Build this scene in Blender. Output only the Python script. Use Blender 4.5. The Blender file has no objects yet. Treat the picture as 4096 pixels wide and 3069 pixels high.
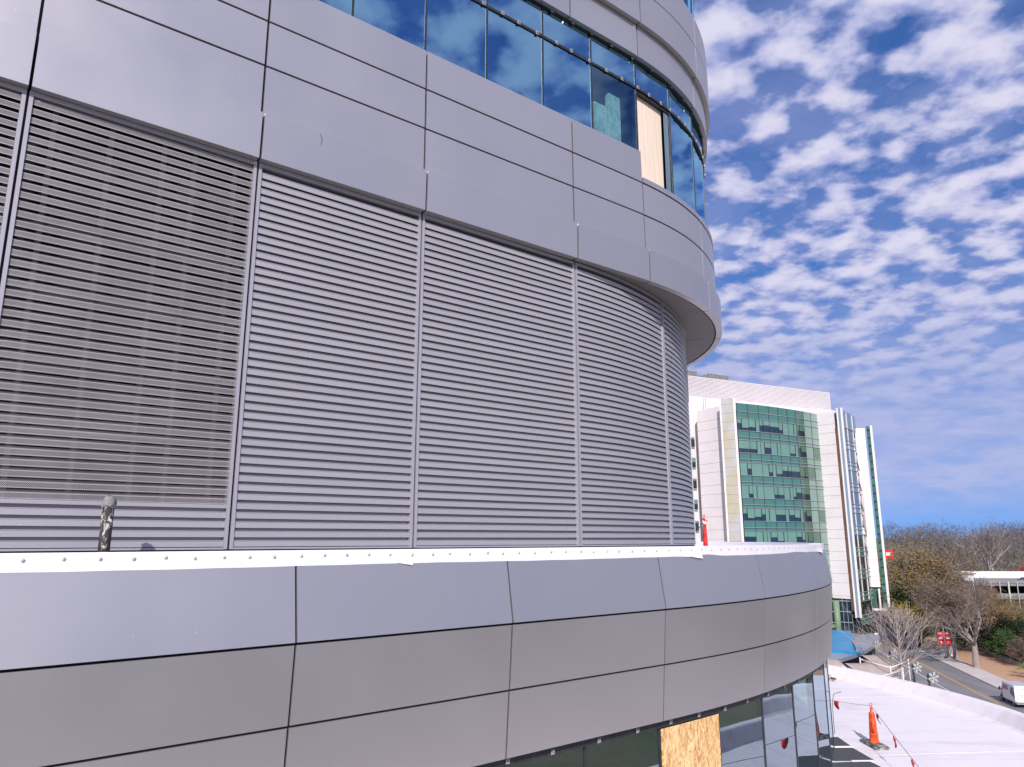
import bpy, math, random
import numpy as np
from mathutils import Vector, Matrix

R = math.radians
SC = bpy.context.scene
COL = SC.collection

# ------------------------------------------------------------------ camera
cam_d = bpy.data.cameras.new('camera')
cam = bpy.data.objects.new('camera', cam_d); COL.objects.link(cam)
cam_d.sensor_width = 36.0
cam_d.lens = 25.734
cam_d.clip_start = 0.05; cam_d.clip_end = 6000
cam.location = (0, 0, 0)                      # eye level is z = 0, the street is 21 m below
cam.rotation_euler = (R(90 + 11.97), 0, 0)
SC.camera = cam

# ------------------------------------------------------------------ sky and sun
SUN_EL = 33.0
SUN_AZ = np.array([-0.106, -0.994])           # the sun stands behind the viewer
wld = bpy.data.worlds.new('World'); SC.world = wld; wld.use_nodes = True
NT = wld.node_tree; NT.nodes.clear()
def wn(t, **kw):
    n = NT.nodes.new(t)
    for k, v in kw.items(): setattr(n, k, v)
    return n
def wl(a, b): NT.links.new(a, b)
def wmath(op, a, b=None, c=None, clamp=False):
    n = wn('ShaderNodeMath', operation=op); n.use_clamp = clamp
    for i, x in enumerate((a, b, c)):
        if x is None: continue
        if isinstance(x, (int, float)): n.inputs[i].default_value = x
        else: wl(x, n.inputs[i])
    return n.outputs[0]
sky = wn('ShaderNodeTexSky', sky_type='NISHITA'); sky.sun_disc = False
sky.sun_elevation = R(SUN_EL); sky.sun_rotation = R(186); sky.altitude = 50
sky.air_density = 1.0; sky.dust_density = 0.1; sky.ozone_density = 2.5
tc = wn('ShaderNodeTexCoord')
sep = wn('ShaderNodeSeparateXYZ'); wl(tc.outputs['Generated'], sep.inputs[0])
# the clear-air colour is read a little above the line of sight: a dry winter sky stays blue to the skyline
skv = wn('ShaderNodeCombineXYZ'); wl(sep.outputs[0], skv.inputs[0]); wl(sep.outputs[1], skv.inputs[1])
wl(wmath('ADD', wmath('MULTIPLY', sep.outputs[2], 0.75), 0.24), skv.inputs[2])
skn = wn('ShaderNodeVectorMath', operation='NORMALIZE'); wl(skv.outputs[0], skn.inputs[0]); wl(skn.outputs[0], sky.inputs[0])
zc = wmath('MAXIMUM', sep.outputs[2], 0.015)
zz = wmath('ADD', zc, 0.20)
px_ = wmath('DIVIDE', sep.outputs[0], zz); py_ = wmath('DIVIDE', sep.outputs[1], zz)
comb = wn('ShaderNodeCombineXYZ'); wl(px_, comb.inputs[0]); wl(py_, comb.inputs[1])
def noise(vec, scale, detail, rough, lac=2.0, dist=0.0, off=(0, 0, 0)):
    m = wn('ShaderNodeMapping'); wl(vec, m.inputs[0]); m.inputs['Location'].default_value = off
    n = wn('ShaderNodeTexNoise'); wl(m.outputs[0], n.inputs['Vector'])
    n.inputs['Scale'].default_value = scale; n.inputs['Detail'].default_value = detail
    n.inputs['Roughness'].default_value = rough; n.inputs['Lacunarity'].default_value = lac
    n.inputs['Distortion'].default_value = dist
    return n.outputs[0]
def ramp(x, a, b):
    n = wn('ShaderNodeMapRange'); n.interpolation_type = 'SMOOTHSTEP'; n.clamp = True
    wl(x, n.inputs[0]); n.inputs[1].default_value = a; n.inputs[2].default_value = b
    return n.outputs[0]
n_puff = noise(comb.outputs[0], 11.0, 7, 0.48, 2.0, 0.0, (3.1, 1.7, 0))
n_big = noise(comb.outputs[0], 1.6, 3, 0.5, 2.0, 0.0, (7.3, 2.2, 0))
n_veil = noise(comb.outputs[0], 3.0, 6, 0.6, 2.0, 0.3, (0.4, 9.1, 0))
mixn = wmath('ADD', wmath('MULTIPLY', n_puff, 0.86), wmath('MULTIPLY', n_big, 0.16))
cover = ramp(mixn, 0.37, 0.53)                      # dense puffs
veil = wmath('MULTIPLY', ramp(n_veil, 0.34, 0.68), 0.50)   # thin veil between them
cl = wmath('MAXIMUM', cover, veil)
hi = ramp(sep.outputs[2], 0.10, 0.36)                 # low down the layer is seen edge-on and closes to an even veil
n_low = noise(comb.outputs[0], 4.2, 6, 0.6, 2.0, 0.2, (2.2, 5.1, 0))
low_v = wmath('ADD', wmath('MULTIPLY', ramp(n_low, 0.30, 0.66), 0.42), 0.46)
cl = wmath('ADD', wmath('MULTIPLY', cl, hi), wmath('MULTIPLY', low_v, wmath('SUBTRACT', 1.0, hi)))
lowfade = ramp(sep.outputs[2], 0.0, 0.075)            # the clouds thin out towards the skyline
cl = wmath('MULTIPLY', cl, lowfade)
cl = wmath('MULTIPLY', cl, 0.93)
n_sh = noise(comb.outputs[0], 11.0, 4, 0.5, 2.0, 0.0, (3.08, 1.66, 0))
shade = wmath('SUBTRACT', ramp(mixn, 0.42, 0.63), wmath('MULTIPLY', ramp(n_sh, 0.50, 0.72), 0.55), clamp=True)
shade = wmath('ADD', wmath('MULTIPLY', shade, hi), wmath('MULTIPLY', wmath('SUBTRACT', 1.0, hi), 0.42))
ccol = wn('ShaderNodeMix', data_type='RGBA')
wl(shade, ccol.inputs[0])
ccol.inputs[6].default_value = (0.31, 0.36, 0.66, 1)
ccol.inputs[7].default_value = (0.74, 0.715, 0.87, 1)
hsv = wn('ShaderNodeHueSaturation'); hsv.inputs['Saturation'].default_value = 1.30; hsv.inputs['Value'].default_value = 1.0; hsv.inputs['Hue'].default_value = 0.514
wl(sky.outputs[0], hsv.inputs['Color'])
bg1 = wn('ShaderNodeBackground'); wl(hsv.outputs[0], bg1.inputs[0]); bg1.inputs[1].default_value = 0.10
bg2 = wn('ShaderNodeBackground'); wl(ccol.outputs[2], bg2.inputs[0]); bg2.inputs[1].default_value = 0.72
mxs = wn('ShaderNodeMixShader'); wl(cl, mxs.inputs[0]); wl(bg1.outputs[0], mxs.inputs[1]); wl(bg2.outputs[0], mxs.inputs[2])
wo = wn('ShaderNodeOutputWorld'); wl(mxs.outputs[0], wo.inputs[0])

sun_d = bpy.data.lights.new('sun', 'SUN'); sun_d.energy = 3.8; sun_d.angle = R(0.55); sun_d.color = (1.0, 0.955, 0.93)
sun = bpy.data.objects.new('sun', sun_d); COL.objects.link(sun)
sdir = Vector((SUN_AZ[0] * math.cos(R(SUN_EL)), SUN_AZ[1] * math.cos(R(SUN_EL)), math.sin(R(SUN_EL))))
sun.rotation_euler = (-sdir).to_track_quat('-Z', 'Y').to_euler(); sun.location = (0, -30, 60)

SC.view_settings.view_transform = 'Standard'; SC.view_settings.look = 'None'
SC.view_settings.gamma = 1.0; SC.view_settings.use_curve_mapping = False
SC.view_settings.exposure = 0.55
SC.render.engine = 'CYCLES'
SC.cycles.max_bounces = 8; SC.cycles.glossy_bounces = 4; SC.cycles.transparent_max_bounces = 16
SC.cycles.use_denoising = True

# ------------------------------------------------------------------ materials
MAT = {}
def new_mat(name):
    m = bpy.data.materials.new(name); m.use_nodes = True; m.node_tree.nodes.clear(); MAT[name] = m
    return m, m.node_tree
class NB:
    """a small node-graph helper"""
    def __init__(s, name): s.m, s.t = new_mat(name)
    def n(s, t, **kw):
        n = s.t.nodes.new(t)
        for k, v in kw.items(): setattr(n, k, v)
        return n
    def l(s, a, b): s.t.links.new(a, b)
    def set(s, sock, v):
        if isinstance(v, bpy.types.NodeSocket): s.l(v, sock)
        elif isinstance(v, (tuple, list)) and len(v) == 3 and sock.type == 'RGBA': sock.default_value = (*v, 1)
        else: sock.default_value = v
    def coord(s, kind='Object', scale=(1, 1, 1), loc=(0, 0, 0)):
        t = s.n('ShaderNodeTexCoord'); m = s.n('ShaderNodeMapping')
        m.inputs['Scale'].default_value = scale; m.inputs['Location'].default_value = loc
        s.l(t.outputs[kind], m.inputs[0]); return m.outputs[0]
    def wcoord(s, scale=(1, 1, 1)):
        g = s.n('ShaderNodeNewGeometry'); m = s.n('ShaderNodeMapping'); m.inputs['Scale'].default_value = scale
        s.l(g.outputs['Position'], m.inputs[0]); return m.outputs[0]
    def noise(s, vec, scale, detail=4, rough=0.5, dist=0.0):
        n = s.n('ShaderNodeTexNoise'); s.l(vec, n.inputs['Vector'])
        for k, v in (('Scale', scale), ('Detail', detail), ('Roughness', rough), ('Distortion', dist)): n.inputs[k].default_value = v
        return n.outputs[0]
    def ramp(s, x, a, b, lo=0.0, hi=1.0):
        n = s.n('ShaderNodeMapRange'); n.clamp = True; s.l(x, n.inputs[0])
        for i, v in enumerate((a, b, lo, hi)): n.inputs[i + 1].default_value = v
        return n.outputs[0]
    def math(s, op, a, b=0.0):
        n = s.n('ShaderNodeMath', operation=op); s.set(n.inputs[0], a); s.set(n.inputs[1], b); return n.outputs[0]
    def mix(s, f, a, b):
        n = s.n('ShaderNodeMix', data_type='RGBA'); s.set(n.inputs[0], f); s.set(n.inputs[6], a); s.set(n.inputs[7], b)
        return n.outputs[2]
    def bump(s, h, strength, dist=0.01):
        n = s.n('ShaderNodeBump'); n.inputs['Strength'].default_value = strength; n.inputs['Distance'].default_value = dist
        s.l(h, n.inputs['Height']); return n.outputs[0]
    def pbr(s, col, rough=0.5, metal=0.0, normal=None, spec=0.5, **kw):
        n = s.n('ShaderNodeBsdfPrincipled')
        s.set(n.inputs['Base Color'], col); s.set(n.inputs['Roughness'], rough); s.set(n.inputs['Metallic'], metal)
        s.set(n.inputs['Specular IOR Level'], spec)
        for k, v in kw.items(): s.set(n.inputs[k], v)
        if normal is not None: s.l(normal, n.inputs['Normal'])
        return n.outputs[0]
    def out(s, sh):
        o = s.n('ShaderNodeOutputMaterial'); s.l(sh, o.inputs[0]); return s.m

def simple(name, col, rough=0.6, metal=0.0, var=0.12, scale=3.0, spec=0.5, bump=0.0, bscale=20.0):
    b = NB(name); v = b.wcoord()
    f = b.ramp(b.noise(v, scale, 5, 0.6), 0.3, 0.7)
    lo = tuple(c * (1 - var) for c in col); hi = tuple(min(1, c * (1 + var)) for c in col)
    nm = b.bump(b.noise(v, bscale, 4, 0.6), bump, 0.02) if bump else None
    return b.out(b.pbr(b.mix(f, lo, hi), rough, metal, nm, spec))

def panel_metal(name, col, streak=0.5, rough=0.40, metal=0.55):
    """metallic-flake coated aluminium sheet with rain streaks, dust and faint oil-canning"""
    b = NB(name); w = b.wcoord()
    streaks = b.noise(b.wcoord((22.0, 22.0, 0.45)), 1.3, 6, 0.72)
    blotch = b.noise(w, 0.55, 4, 0.55)
    fine = b.noise(w, 160.0, 2, 0.5)
    info = b.n('ShaderNodeObjectInfo')
    c = b.mix(b.ramp(info.outputs['Random'], 0, 1), tuple(x * 0.965 for x in col), tuple(x * 1.035 for x in col))
    c = b.mix(b.ramp(streaks, 0.55, 0.80, 0.0, 0.34 * streak), c, (0.60, 0.585, 0.60))
    c = b.mix(b.ramp(blotch, 0.35, 0.75, 0.0, 0.10), c, (0.22, 0.205, 0.20))
    c = b.mix(b.ramp(fine, 0.35, 0.65, 0.0, 0.10), c, (0.26, 0.25, 0.27))
    c = b.mix(b.ramp(b.noise(w, 26.0, 2, 0.4), 0.775, 0.79, 0.0, 0.8), c, (0.72, 0.69, 0.68))
    r = b.ramp(blotch, 0.3, 0.7, rough - 0.05, rough + 0.08)
    oil = b.noise(b.wcoord((1, 1, 0.6)), 0.9, 1, 0.3)
    nm = b.bump(oil, 0.30, 0.05)
    return b.out(b.pbr(c, r, metal, nm, 0.5))
panel_metal('panel', (0.53, 0.505, 0.52), rough=0.44, metal=0.82)
panel_metal('slat_paint', (0.45, 0.425, 0.445), streak=0.8, rough=0.44, metal=0.42)
panel_metal('frame_paint', (0.44, 0.42, 0.455), streak=0.4, rough=0.42, metal=0.42)
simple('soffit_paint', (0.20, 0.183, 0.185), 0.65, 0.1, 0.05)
simple('black_gap', (0.012, 0.012, 0.013), 0.8, 0, 0.2)
simple('core_dark', (0.055, 0.056, 0.062), 0.8, 0, 0.3, 1.5)
simple('mullion_dark', (0.035, 0.036, 0.042), 0.4, 0.3, 0.3, 8)
simple('clip_steel', (0.30, 0.295, 0.30), 0.6, 0.3, 0.3, 20)
simple('washer_grey', (0.50, 0.48, 0.50), 0.7, 0.0, 0.3, 20)
simple('strut_grey', (0.085, 0.085, 0.10), 0.5, 0.3, 0.1)
simple('room_wall', (0.10, 0.12, 0.13), 0.9, 0, 0.4, 0.8)
simple('insulation', (0.40, 0.42, 0.36), 0.95, 0, 0.35, 9, bump=0.8, bscale=25)

# perforated sheet: real see-through holes on the blade's own surface coordinates
b = NB('perforated')
uvn = b.n('ShaderNodeUVMap'); mp = b.n('ShaderNodeMapping'); b.l(uvn.outputs[0], mp.inputs[0])
mp.inputs['Scale'].default_value = (80, 80, 1); mp.inputs['Rotation'].default_value = (0, 0, R(45))
vo = b.n('ShaderNodeTexVoronoi'); vo.voronoi_dimensions = '2D'; vo.inputs['Randomness'].default_value = 0.0; vo.inputs['Scale'].default_value = 1.0
b.l(mp.outputs[0], vo.inputs['Vector'])
hole = b.math('LESS_THAN', vo.outputs['Distance'], 0.45)
sep2 = b.n('ShaderNodeSeparateXYZ'); b.l(uvn.outputs[0], sep2.inputs[0])
hole = b.math('MULTIPLY', hole, b.math('GREATER_THAN', sep2.outputs[1], 0.008))
hole = b.math('MULTIPLY', hole, b.math('SUBTRACT', 1.0, b.math('MULTIPLY', b.math('GREATER_THAN', sep2.outputs[1], 0.056), b.math('LESS_THAN', sep2.outputs[1], 0.068))))
tr = b.n('ShaderNodeBsdfTransparent'); mx = b.n('ShaderNodeMixShader')
pb = b.pbr(b.mix(b.ramp(b.noise(b.wcoord(), 2.0, 4), 0.3, 0.7), (0.37, 0.34, 0.348), (0.45, 0.415, 0.425)), 0.5, 0.3)
b.l(hole, mx.inputs[0]); b.l(pb, mx.inputs[1]); b.l(tr.outputs[0], mx.inputs[2]); b.out(mx.outputs[0])

def glass(name, tint, refl, f0, wav=0.0):
    """coated window glass: a Schlick mirror coat on the outer face over a tinted view inside"""
    b = NB(name); g = b.n('ShaderNodeNewGeometry')
    dt = b.n('ShaderNodeVectorMath', operation='DOT_PRODUCT'); b.l(g.outputs['Normal'], dt.inputs[0]); b.l(g.outputs['Incoming'], dt.inputs[1])
    c1 = b.math('SUBTRACT', 1.0, b.math('ABSOLUTE', dt.outputs['Value']))
    fr = b.math('ADD', f0, b.math('MULTIPLY', b.math('POWER', c1, 5.0), 1 - f0))
    fr = b.math('MULTIPLY', fr, b.math('SUBTRACT', 1.0, g.outputs['Backfacing']))
    gl = b.n('ShaderNodeBsdfGlossy'); gl.inputs['Roughness'].default_value = 0.012; gl.inputs['Color'].default_value = (*refl, 1)
    if wav:
        nm = b.bump(b.noise(b.wcoord((1, 1, 0.8)), 0.75, 1, 0.3), wav, 0.05)
        b.l(nm, gl.inputs['Normal'])
    tr = b.n('ShaderNodeBsdfTransparent'); tr.inputs['Color'].default_value = (*tint, 1)
    mx = b.n('ShaderNodeMixShader'); b.l(fr, mx.inputs[0]); b.l(tr.outputs[0], mx.inputs[1]); b.l(gl.outputs[0], mx.inputs[2])
    return b.out(mx.outputs[0])
glass('blue_glass', (0.45, 0.62, 0.72), (0.36, 0.70, 1.0), 0.56, 0.10)
glass('clear_glass', (0.74, 0.90, 0.92), (0.38, 0.68, 1.0), 0.20, 0.10)
glass('green_glass', (0.45, 0.62, 0.58), (0.72, 0.86, 0.96), 0.42, 0.14)

# white roofing membrane
b = NB('membrane'); w = b.wcoord()
st = b.noise(b.wcoord((0.5, 1.6, 1)), 1.1, 6, 0.65); sp = b.noise(w, 7.0, 6, 0.7)
seam = b.n('ShaderNodeTexWave'); 
c = b.mix(b.ramp(st, 0.50, 0.74, 0.0, 0.55), (0.72, 0.665, 0.695), (0.47, 0.43, 0.42))
c = b.mix(b.ramp(sp, 0.60, 0.80, 0.0, 0.30), c, (0.50, 0.46, 0.44))
b.t.nodes.remove(seam)
b.out(b.pbr(c, 0.55, 0, b.bump(b.noise(w, 1.7, 3, 0.5), 0.25, 0.03)))
simple('seam_grey', (0.62, 0.58, 0.59), 0.7, 0, 0.15, 3.0)
simple('membrane_clean', (0.78, 0.74, 0.76), 0.5, 0, 0.03, 2.0, bump=0.12, bscale=3.0)

# plywood with flame grain and knots
b = NB('plywood'); v = b.coord('Object', (5.0, 5.0, 0.55))
g1 = b.noise(v, 1.8, 5, 0.6, 1.6)
wv = b.n('ShaderNodeTexWave'); wv.bands_direction = 'X'; b.l(v, wv.inputs[0])
for k, x in (('Scale', 0.8), ('Distortion', 9.0), ('Detail', 3.0), ('Detail Scale', 1.0)): wv.inputs[k].default_value = x
c = b.mix(b.math('MULTIPLY', wv.outputs[1], 0.55), (0.80, 0.655, 0.53), (0.70, 0.53, 0.39))
kn = b.n('ShaderNodeTexVoronoi'); b.l(b.coord('Object', (2.2, 2.2, 1.6)), kn.inputs['Vector']); kn.inputs['Scale'].default_value = 1.0
c = b.mix(b.ramp(kn.outputs['Distance'], 0.03, 0.09, 0.85, 0.0), c, (0.22, 0.12, 0.07))
b.out(b.pbr(c, 0.75, 0, b.bump(g1, 0.1)))
# oriented strand board: flakes of several tones
b = NB('strand_board'); v = b.coord('Object', (1, 1, 1))
m0 = b.n('ShaderNodeMapping'); b.l(v, m0.inputs[0]); m0.inputs['Rotation'].default_value = (0, 0, R(-42))
sx_ = b.n('ShaderNodeSeparateXYZ'); b.l(m0.outputs[0], sx_.inputs[0]); cx_ = b.n('ShaderNodeCombineXYZ'); b.l(sx_.outputs[0], cx_.inputs[0]); b.l(sx_.outputs[2], cx_.inputs[1])
cols = None
for i, (sx, rot) in enumerate((((9, 36, 1), 75), ((8, 40, 1), 110), ((10, 34, 1), 35), ((9, 44, 1), 92))):
    m = b.n('ShaderNodeMapping'); m.vector_type = 'TEXTURE'; b.l(cx_.outputs[0], m.inputs[0]); m.inputs['Scale'].default_value = (1 / sx[0], 1 / sx[1], 1); m.inputs['Rotation'].default_value = (0, 0, R(rot)); m.inputs['Location'].default_value = (i * 3.1, i * 1.7, 0)
    vo = b.n('ShaderNodeTexVoronoi'); vo.voronoi_dimensions = '2D'; b.l(m.outputs[0], vo.inputs['Vector']); vo.inputs['Scale'].default_value = 1.0
    hs = b.n('ShaderNodeSeparateColor'); b.l(vo.outputs['Color'], hs.inputs[0])
    ci = b.mix(hs.outputs[0], (0.42, 0.20, 0.06), (0.86, 0.60, 0.30))
    cols = ci if cols is None else b.mix(b.math('GREATER_THAN', hs.outputs[1], 0.60), cols, ci)
bl = b.noise(v, 2.2, 3, 0.5)
cols = b.mix(b.ramp(bl, 0.4, 0.7, 0.0, 0.35), cols, (0.66, 0.38, 0.13))
b.out(b.pbr(cols, 0.7, 0, b.bump(b.noise(v, 40, 3, 0.6), 0.25, 0.01)))

# old tarred pipe with smears of white sealant
b = NB('tar_pipe'); v = b.coord('Object', (9, 9, 4.0))
f1 = b.noise(v, 2.2, 8, 0.75, 0.6); f2 = b.noise(b.coord('Object', (5, 5, 2.2), (1.3, 0, 0.4)), 1.3, 3, 0.5)
k = b.math('MULTIPLY', b.ramp(f1, 0.52, 0.58), b.ramp(f2, 0.44, 0.56))
c = b.mix(k, (0.018, 0.018, 0.02), (0.62, 0.55, 0.50))
b.out(b.pbr(c, 0.6, 0, b.bump(f1, 0.6, 0.02)))
simple('sealant', (0.22, 0.215, 0.225), 0.6, 0, 0.35, 40, bump=0.8, bscale=40)

simple('cone_orange', (0.78, 0.085, 0.012), 0.5, 0, 0.15, 6)
simple('cone_red', (0.52, 0.018, 0.016), 0.5, 0, 0.2, 6)
simple('pole_pink', (0.80, 0.18, 0.12), 0.5, 0, 0.15, 6)
simple('flag_red', (0.60, 0.03, 0.035), 0.6, 0, 0.2, 8)
simple('rope_dark', (0.05, 0.045, 0.045), 0.8, 0, 0.2)
simple('rubber', (0.045, 0.046, 0.045), 0.75, 0, 0.5, 9, bump=0.5, bscale=30)
b = NB('rubber_dusty'); w = b.wcoord(); f = b.noise(w, 9.0, 6, 0.7)
b.out(b.pbr(b.mix(b.ramp(f, 0.42, 0.6), (0.035, 0.035, 0.035), (0.30, 0.32, 0.29)), 0.85))
simple('walkpad', (0.06, 0.06, 0.064), 0.85, 0, 0.25, 14, bump=0.7, bscale=70)
simple('white_trim', (0.78, 0.75, 0.76), 0.5, 0, 0.05)

simple('white_clad', (0.66, 0.605, 0.60), 0.55, 0, 0.05, 0.25)
simple('white_rib', (0.62, 0.57, 0.575), 0.55, 0, 0.04, 0.2)
simple('white_stone_joint', (0.42, 0.37, 0.37), 0.7)
simple('unit_grey', (0.22, 0.21, 0.21), 0.7, 0, 0.3, 1.5)
b = NB('fin_glass_yellow'); w = b.wcoord((0.6, 0.6, 0.25))
f = b.noise(w, 0.9, 4, 0.6)
b.out(b.pbr(b.mix(b.ramp(f, 0.35, 0.65), (0.40, 0.40, 0.43), (0.40, 0.345, 0.21)), 0.3, 0.0))
simple('fin_glass_blue', (0.12, 0.19, 0.25), 0.15, 0.2, 0.15, 0.3)
simple('fin_glass_pale', (0.19, 0.27, 0.32), 0.2, 0.2, 0.1, 0.3)
b = NB('rust_strip'); w = b.wcoord((1, 1, 0.35)); f = b.noise(w, 1.3, 5, 0.6)
b.out(b.pbr(b.mix(b.ramp(f, 0.4, 0.6), (0.30, 0.085, 0.02), (0.33, 0.20, 0.14)), 0.8))
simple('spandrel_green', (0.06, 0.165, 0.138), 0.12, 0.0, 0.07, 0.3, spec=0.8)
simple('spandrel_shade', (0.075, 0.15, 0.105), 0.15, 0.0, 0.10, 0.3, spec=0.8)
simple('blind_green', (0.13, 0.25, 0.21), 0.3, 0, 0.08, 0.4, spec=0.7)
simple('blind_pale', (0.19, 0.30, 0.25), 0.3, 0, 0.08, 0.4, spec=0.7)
simple('window_dark', (0.012, 0.030, 0.045), 0.06, 0, 0.4, 0.6, spec=0.9)
simple('corner_glass_dark', (0.020, 0.030, 0.024), 0.05, 0, 0.5, 0.35, spec=1.0)
simple('corner_glass_green', (0.05, 0.13, 0.10), 0.08, 0, 0.4, 0.35, spec=0.9)
simple('mullion_pale', (0.42, 0.42, 0.44), 0.4, 0.5, 0.1)
simple('column_green', (0.15, 0.22, 0.13), 0.6)
simple('canopy_metal', (0.27, 0.31, 0.40), 0.4, 0.3, 0.1, 0.4)
simple('canopy_blue', (0.01, 0.20, 0.42), 0.4, 0, 0.12, 0.3)
simple('sail_cloth', (0.33, 0.27, 0.245), 0.9, 0, 0.12, 0.8)
simple('truck_white', (0.80, 0.78, 0.79), 0.4, 0, 0.03)
simple('truck_grey_roof', (0.40, 0.41, 0.45), 0.5, 0, 0.08)
simple('truck_red', (0.36, 0.02, 0.03), 0.4)
simple('truck_green', (0.10, 0.52, 0.09), 0.5)
simple('truck_print', (0.06, 0.06, 0.08), 0.6)
simple('car_blue', (0.05, 0.09, 0.18), 0.25, 0.3)
simple('car_white', (0.78, 0.78, 0.80), 0.3)
simple('sign_red', (0.70, 0.008, 0.014), 0.5, 0, 0.06)
simple('lamp_metal', (0.40, 0.38, 0.36), 0.5, 0.4, 0.15)
simple('garland_dark', (0.02, 0.045, 0.025), 0.9, 0, 0.5, 20)
simple('steel_black', (0.03, 0.03, 0.032), 0.5, 0.4, 0.2)
simple('concrete_pale', (0.50, 0.47, 0.46), 0.85, 0, 0.10, 0.5)
simple('concrete_grey', (0.20, 0.195, 0.20), 0.9, 0, 0.15, 0.3)
for nm_, c_ in (('ball_red', (0.7, 0.05, 0.09)), ('ball_blue', (0.04, 0.03, 0.35)), ('ball_green', (0.05, 0.42, 0.12)), ('ball_orange', (0.75, 0.24, 0.12))):
    simple(nm_, c_, 0.25)
simple('bark_grey', (0.26, 0.215, 0.195), 0.9, 0, 0.3, 5, bump=0.5, bscale=12)
simple('bark_pale', (0.40, 0.335, 0.315), 0.9, 0, 0.2, 4)
simple('bark_dark', (0.055, 0.045, 0.04), 0.95, 0, 0.4, 4)
def leaf_mat(name, c1, c2, sc=0.35):
    b = NB(name); w = b.wcoord(); info = b.n('ShaderNodeObjectInfo')
    f = b.ramp(b.noise(w, sc, 5, 0.65), 0.35, 0.65)
    g = b.n('ShaderNodeNewGeometry')
    c = b.mix(f, c1, c2)
    c = b.mix(b.ramp(g.outputs['Random Per Island'], 0, 1, 0.0, 0.55), c, tuple(x * 0.45 for x in c1))
    return b.out(b.pbr(c, 0.85, 0, None, 0.2))
leaf_mat('twig_brown', (0.17, 0.125, 0.10), (0.24, 0.175, 0.135))
leaf_mat('twig_grey', (0.145, 0.12, 0.118), (0.205, 0.17, 0.16))
leaf_mat('leaf_olive', (0.14, 0.12, 0.045), (0.22, 0.155, 0.07))
leaf_mat('leaf_ochre', (0.25, 0.13, 0.035), (0.17, 0.11, 0.05))
leaf_mat('leaf_yellow', (0.36, 0.23, 0.02), (0.22, 0.19, 0.03))
leaf_mat('leaf_green', (0.035, 0.075, 0.022), (0.07, 0.11, 0.03))
leaf_mat('leaf_dark', (0.018, 0.030, 0.014), (0.035, 0.05, 0.02))
leaf_mat('leaf_lime', (0.15, 0.20, 0.035), (0.22, 0.24, 0.05))
leaf_mat('leaf_red', (0.30, 0.03, 0.04), (0.20, 0.03, 0.035))
leaf_mat('leaf_mauve', (0.20, 0.125, 0.105), (0.15, 0.10, 0.085))

b = NB('asphalt'); w = b.wcoord()
c = b.mix(b.ramp(b.noise(b.wcoord((0.5, 0.12, 1)), 0.8, 5, 0.6), 0.35, 0.7), (0.16, 0.15, 0.155), (0.22, 0.205, 0.21))
b.out(b.pbr(b.mix(b.ramp(b.noise(w, 3.0, 6, 0.7), 0.4, 0.7, 0, 0.3), c, (0.09, 0.085, 0.09)), 0.9))
simple('paint_yellow', (0.55, 0.32, 0.05), 0.8, 0, 0.25, 1.2)
simple('paint_white', (0.72, 0.70, 0.70), 0.8, 0, 0.15, 1.2)
simple('pavement', (0.47, 0.42, 0.40), 0.9, 0, 0.08, 0.4)
b = NB('pine_straw'); w = b.wcoord()
c = b.mix(b.ramp(b.noise(w, 0.45, 6, 0.65), 0.38, 0.62), (0.47, 0.27, 0.18), (0.42, 0.26, 0.14))
b.out(b.pbr(b.mix(b.ramp(b.noise(w, 2.4, 5, 0.7), 0.5, 0.75, 0, 0.5), c, (0.17, 0.10, 0.06)), 0.95))
b = NB('ground_mat'); w = b.wcoord()
c = b.mix(b.ramp(b.noise(w, 0.06, 6, 0.6), 0.4, 0.6), (0.085, 0.115, 0.05), (0.15, 0.13, 0.08))
b.out(b.pbr(b.mix(b.ramp(b.noise(w, 0.8, 5, 0.7), 0.4, 0.7, 0, 0.5), c, (0.07, 0.075, 0.04)), 0.95))

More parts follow.
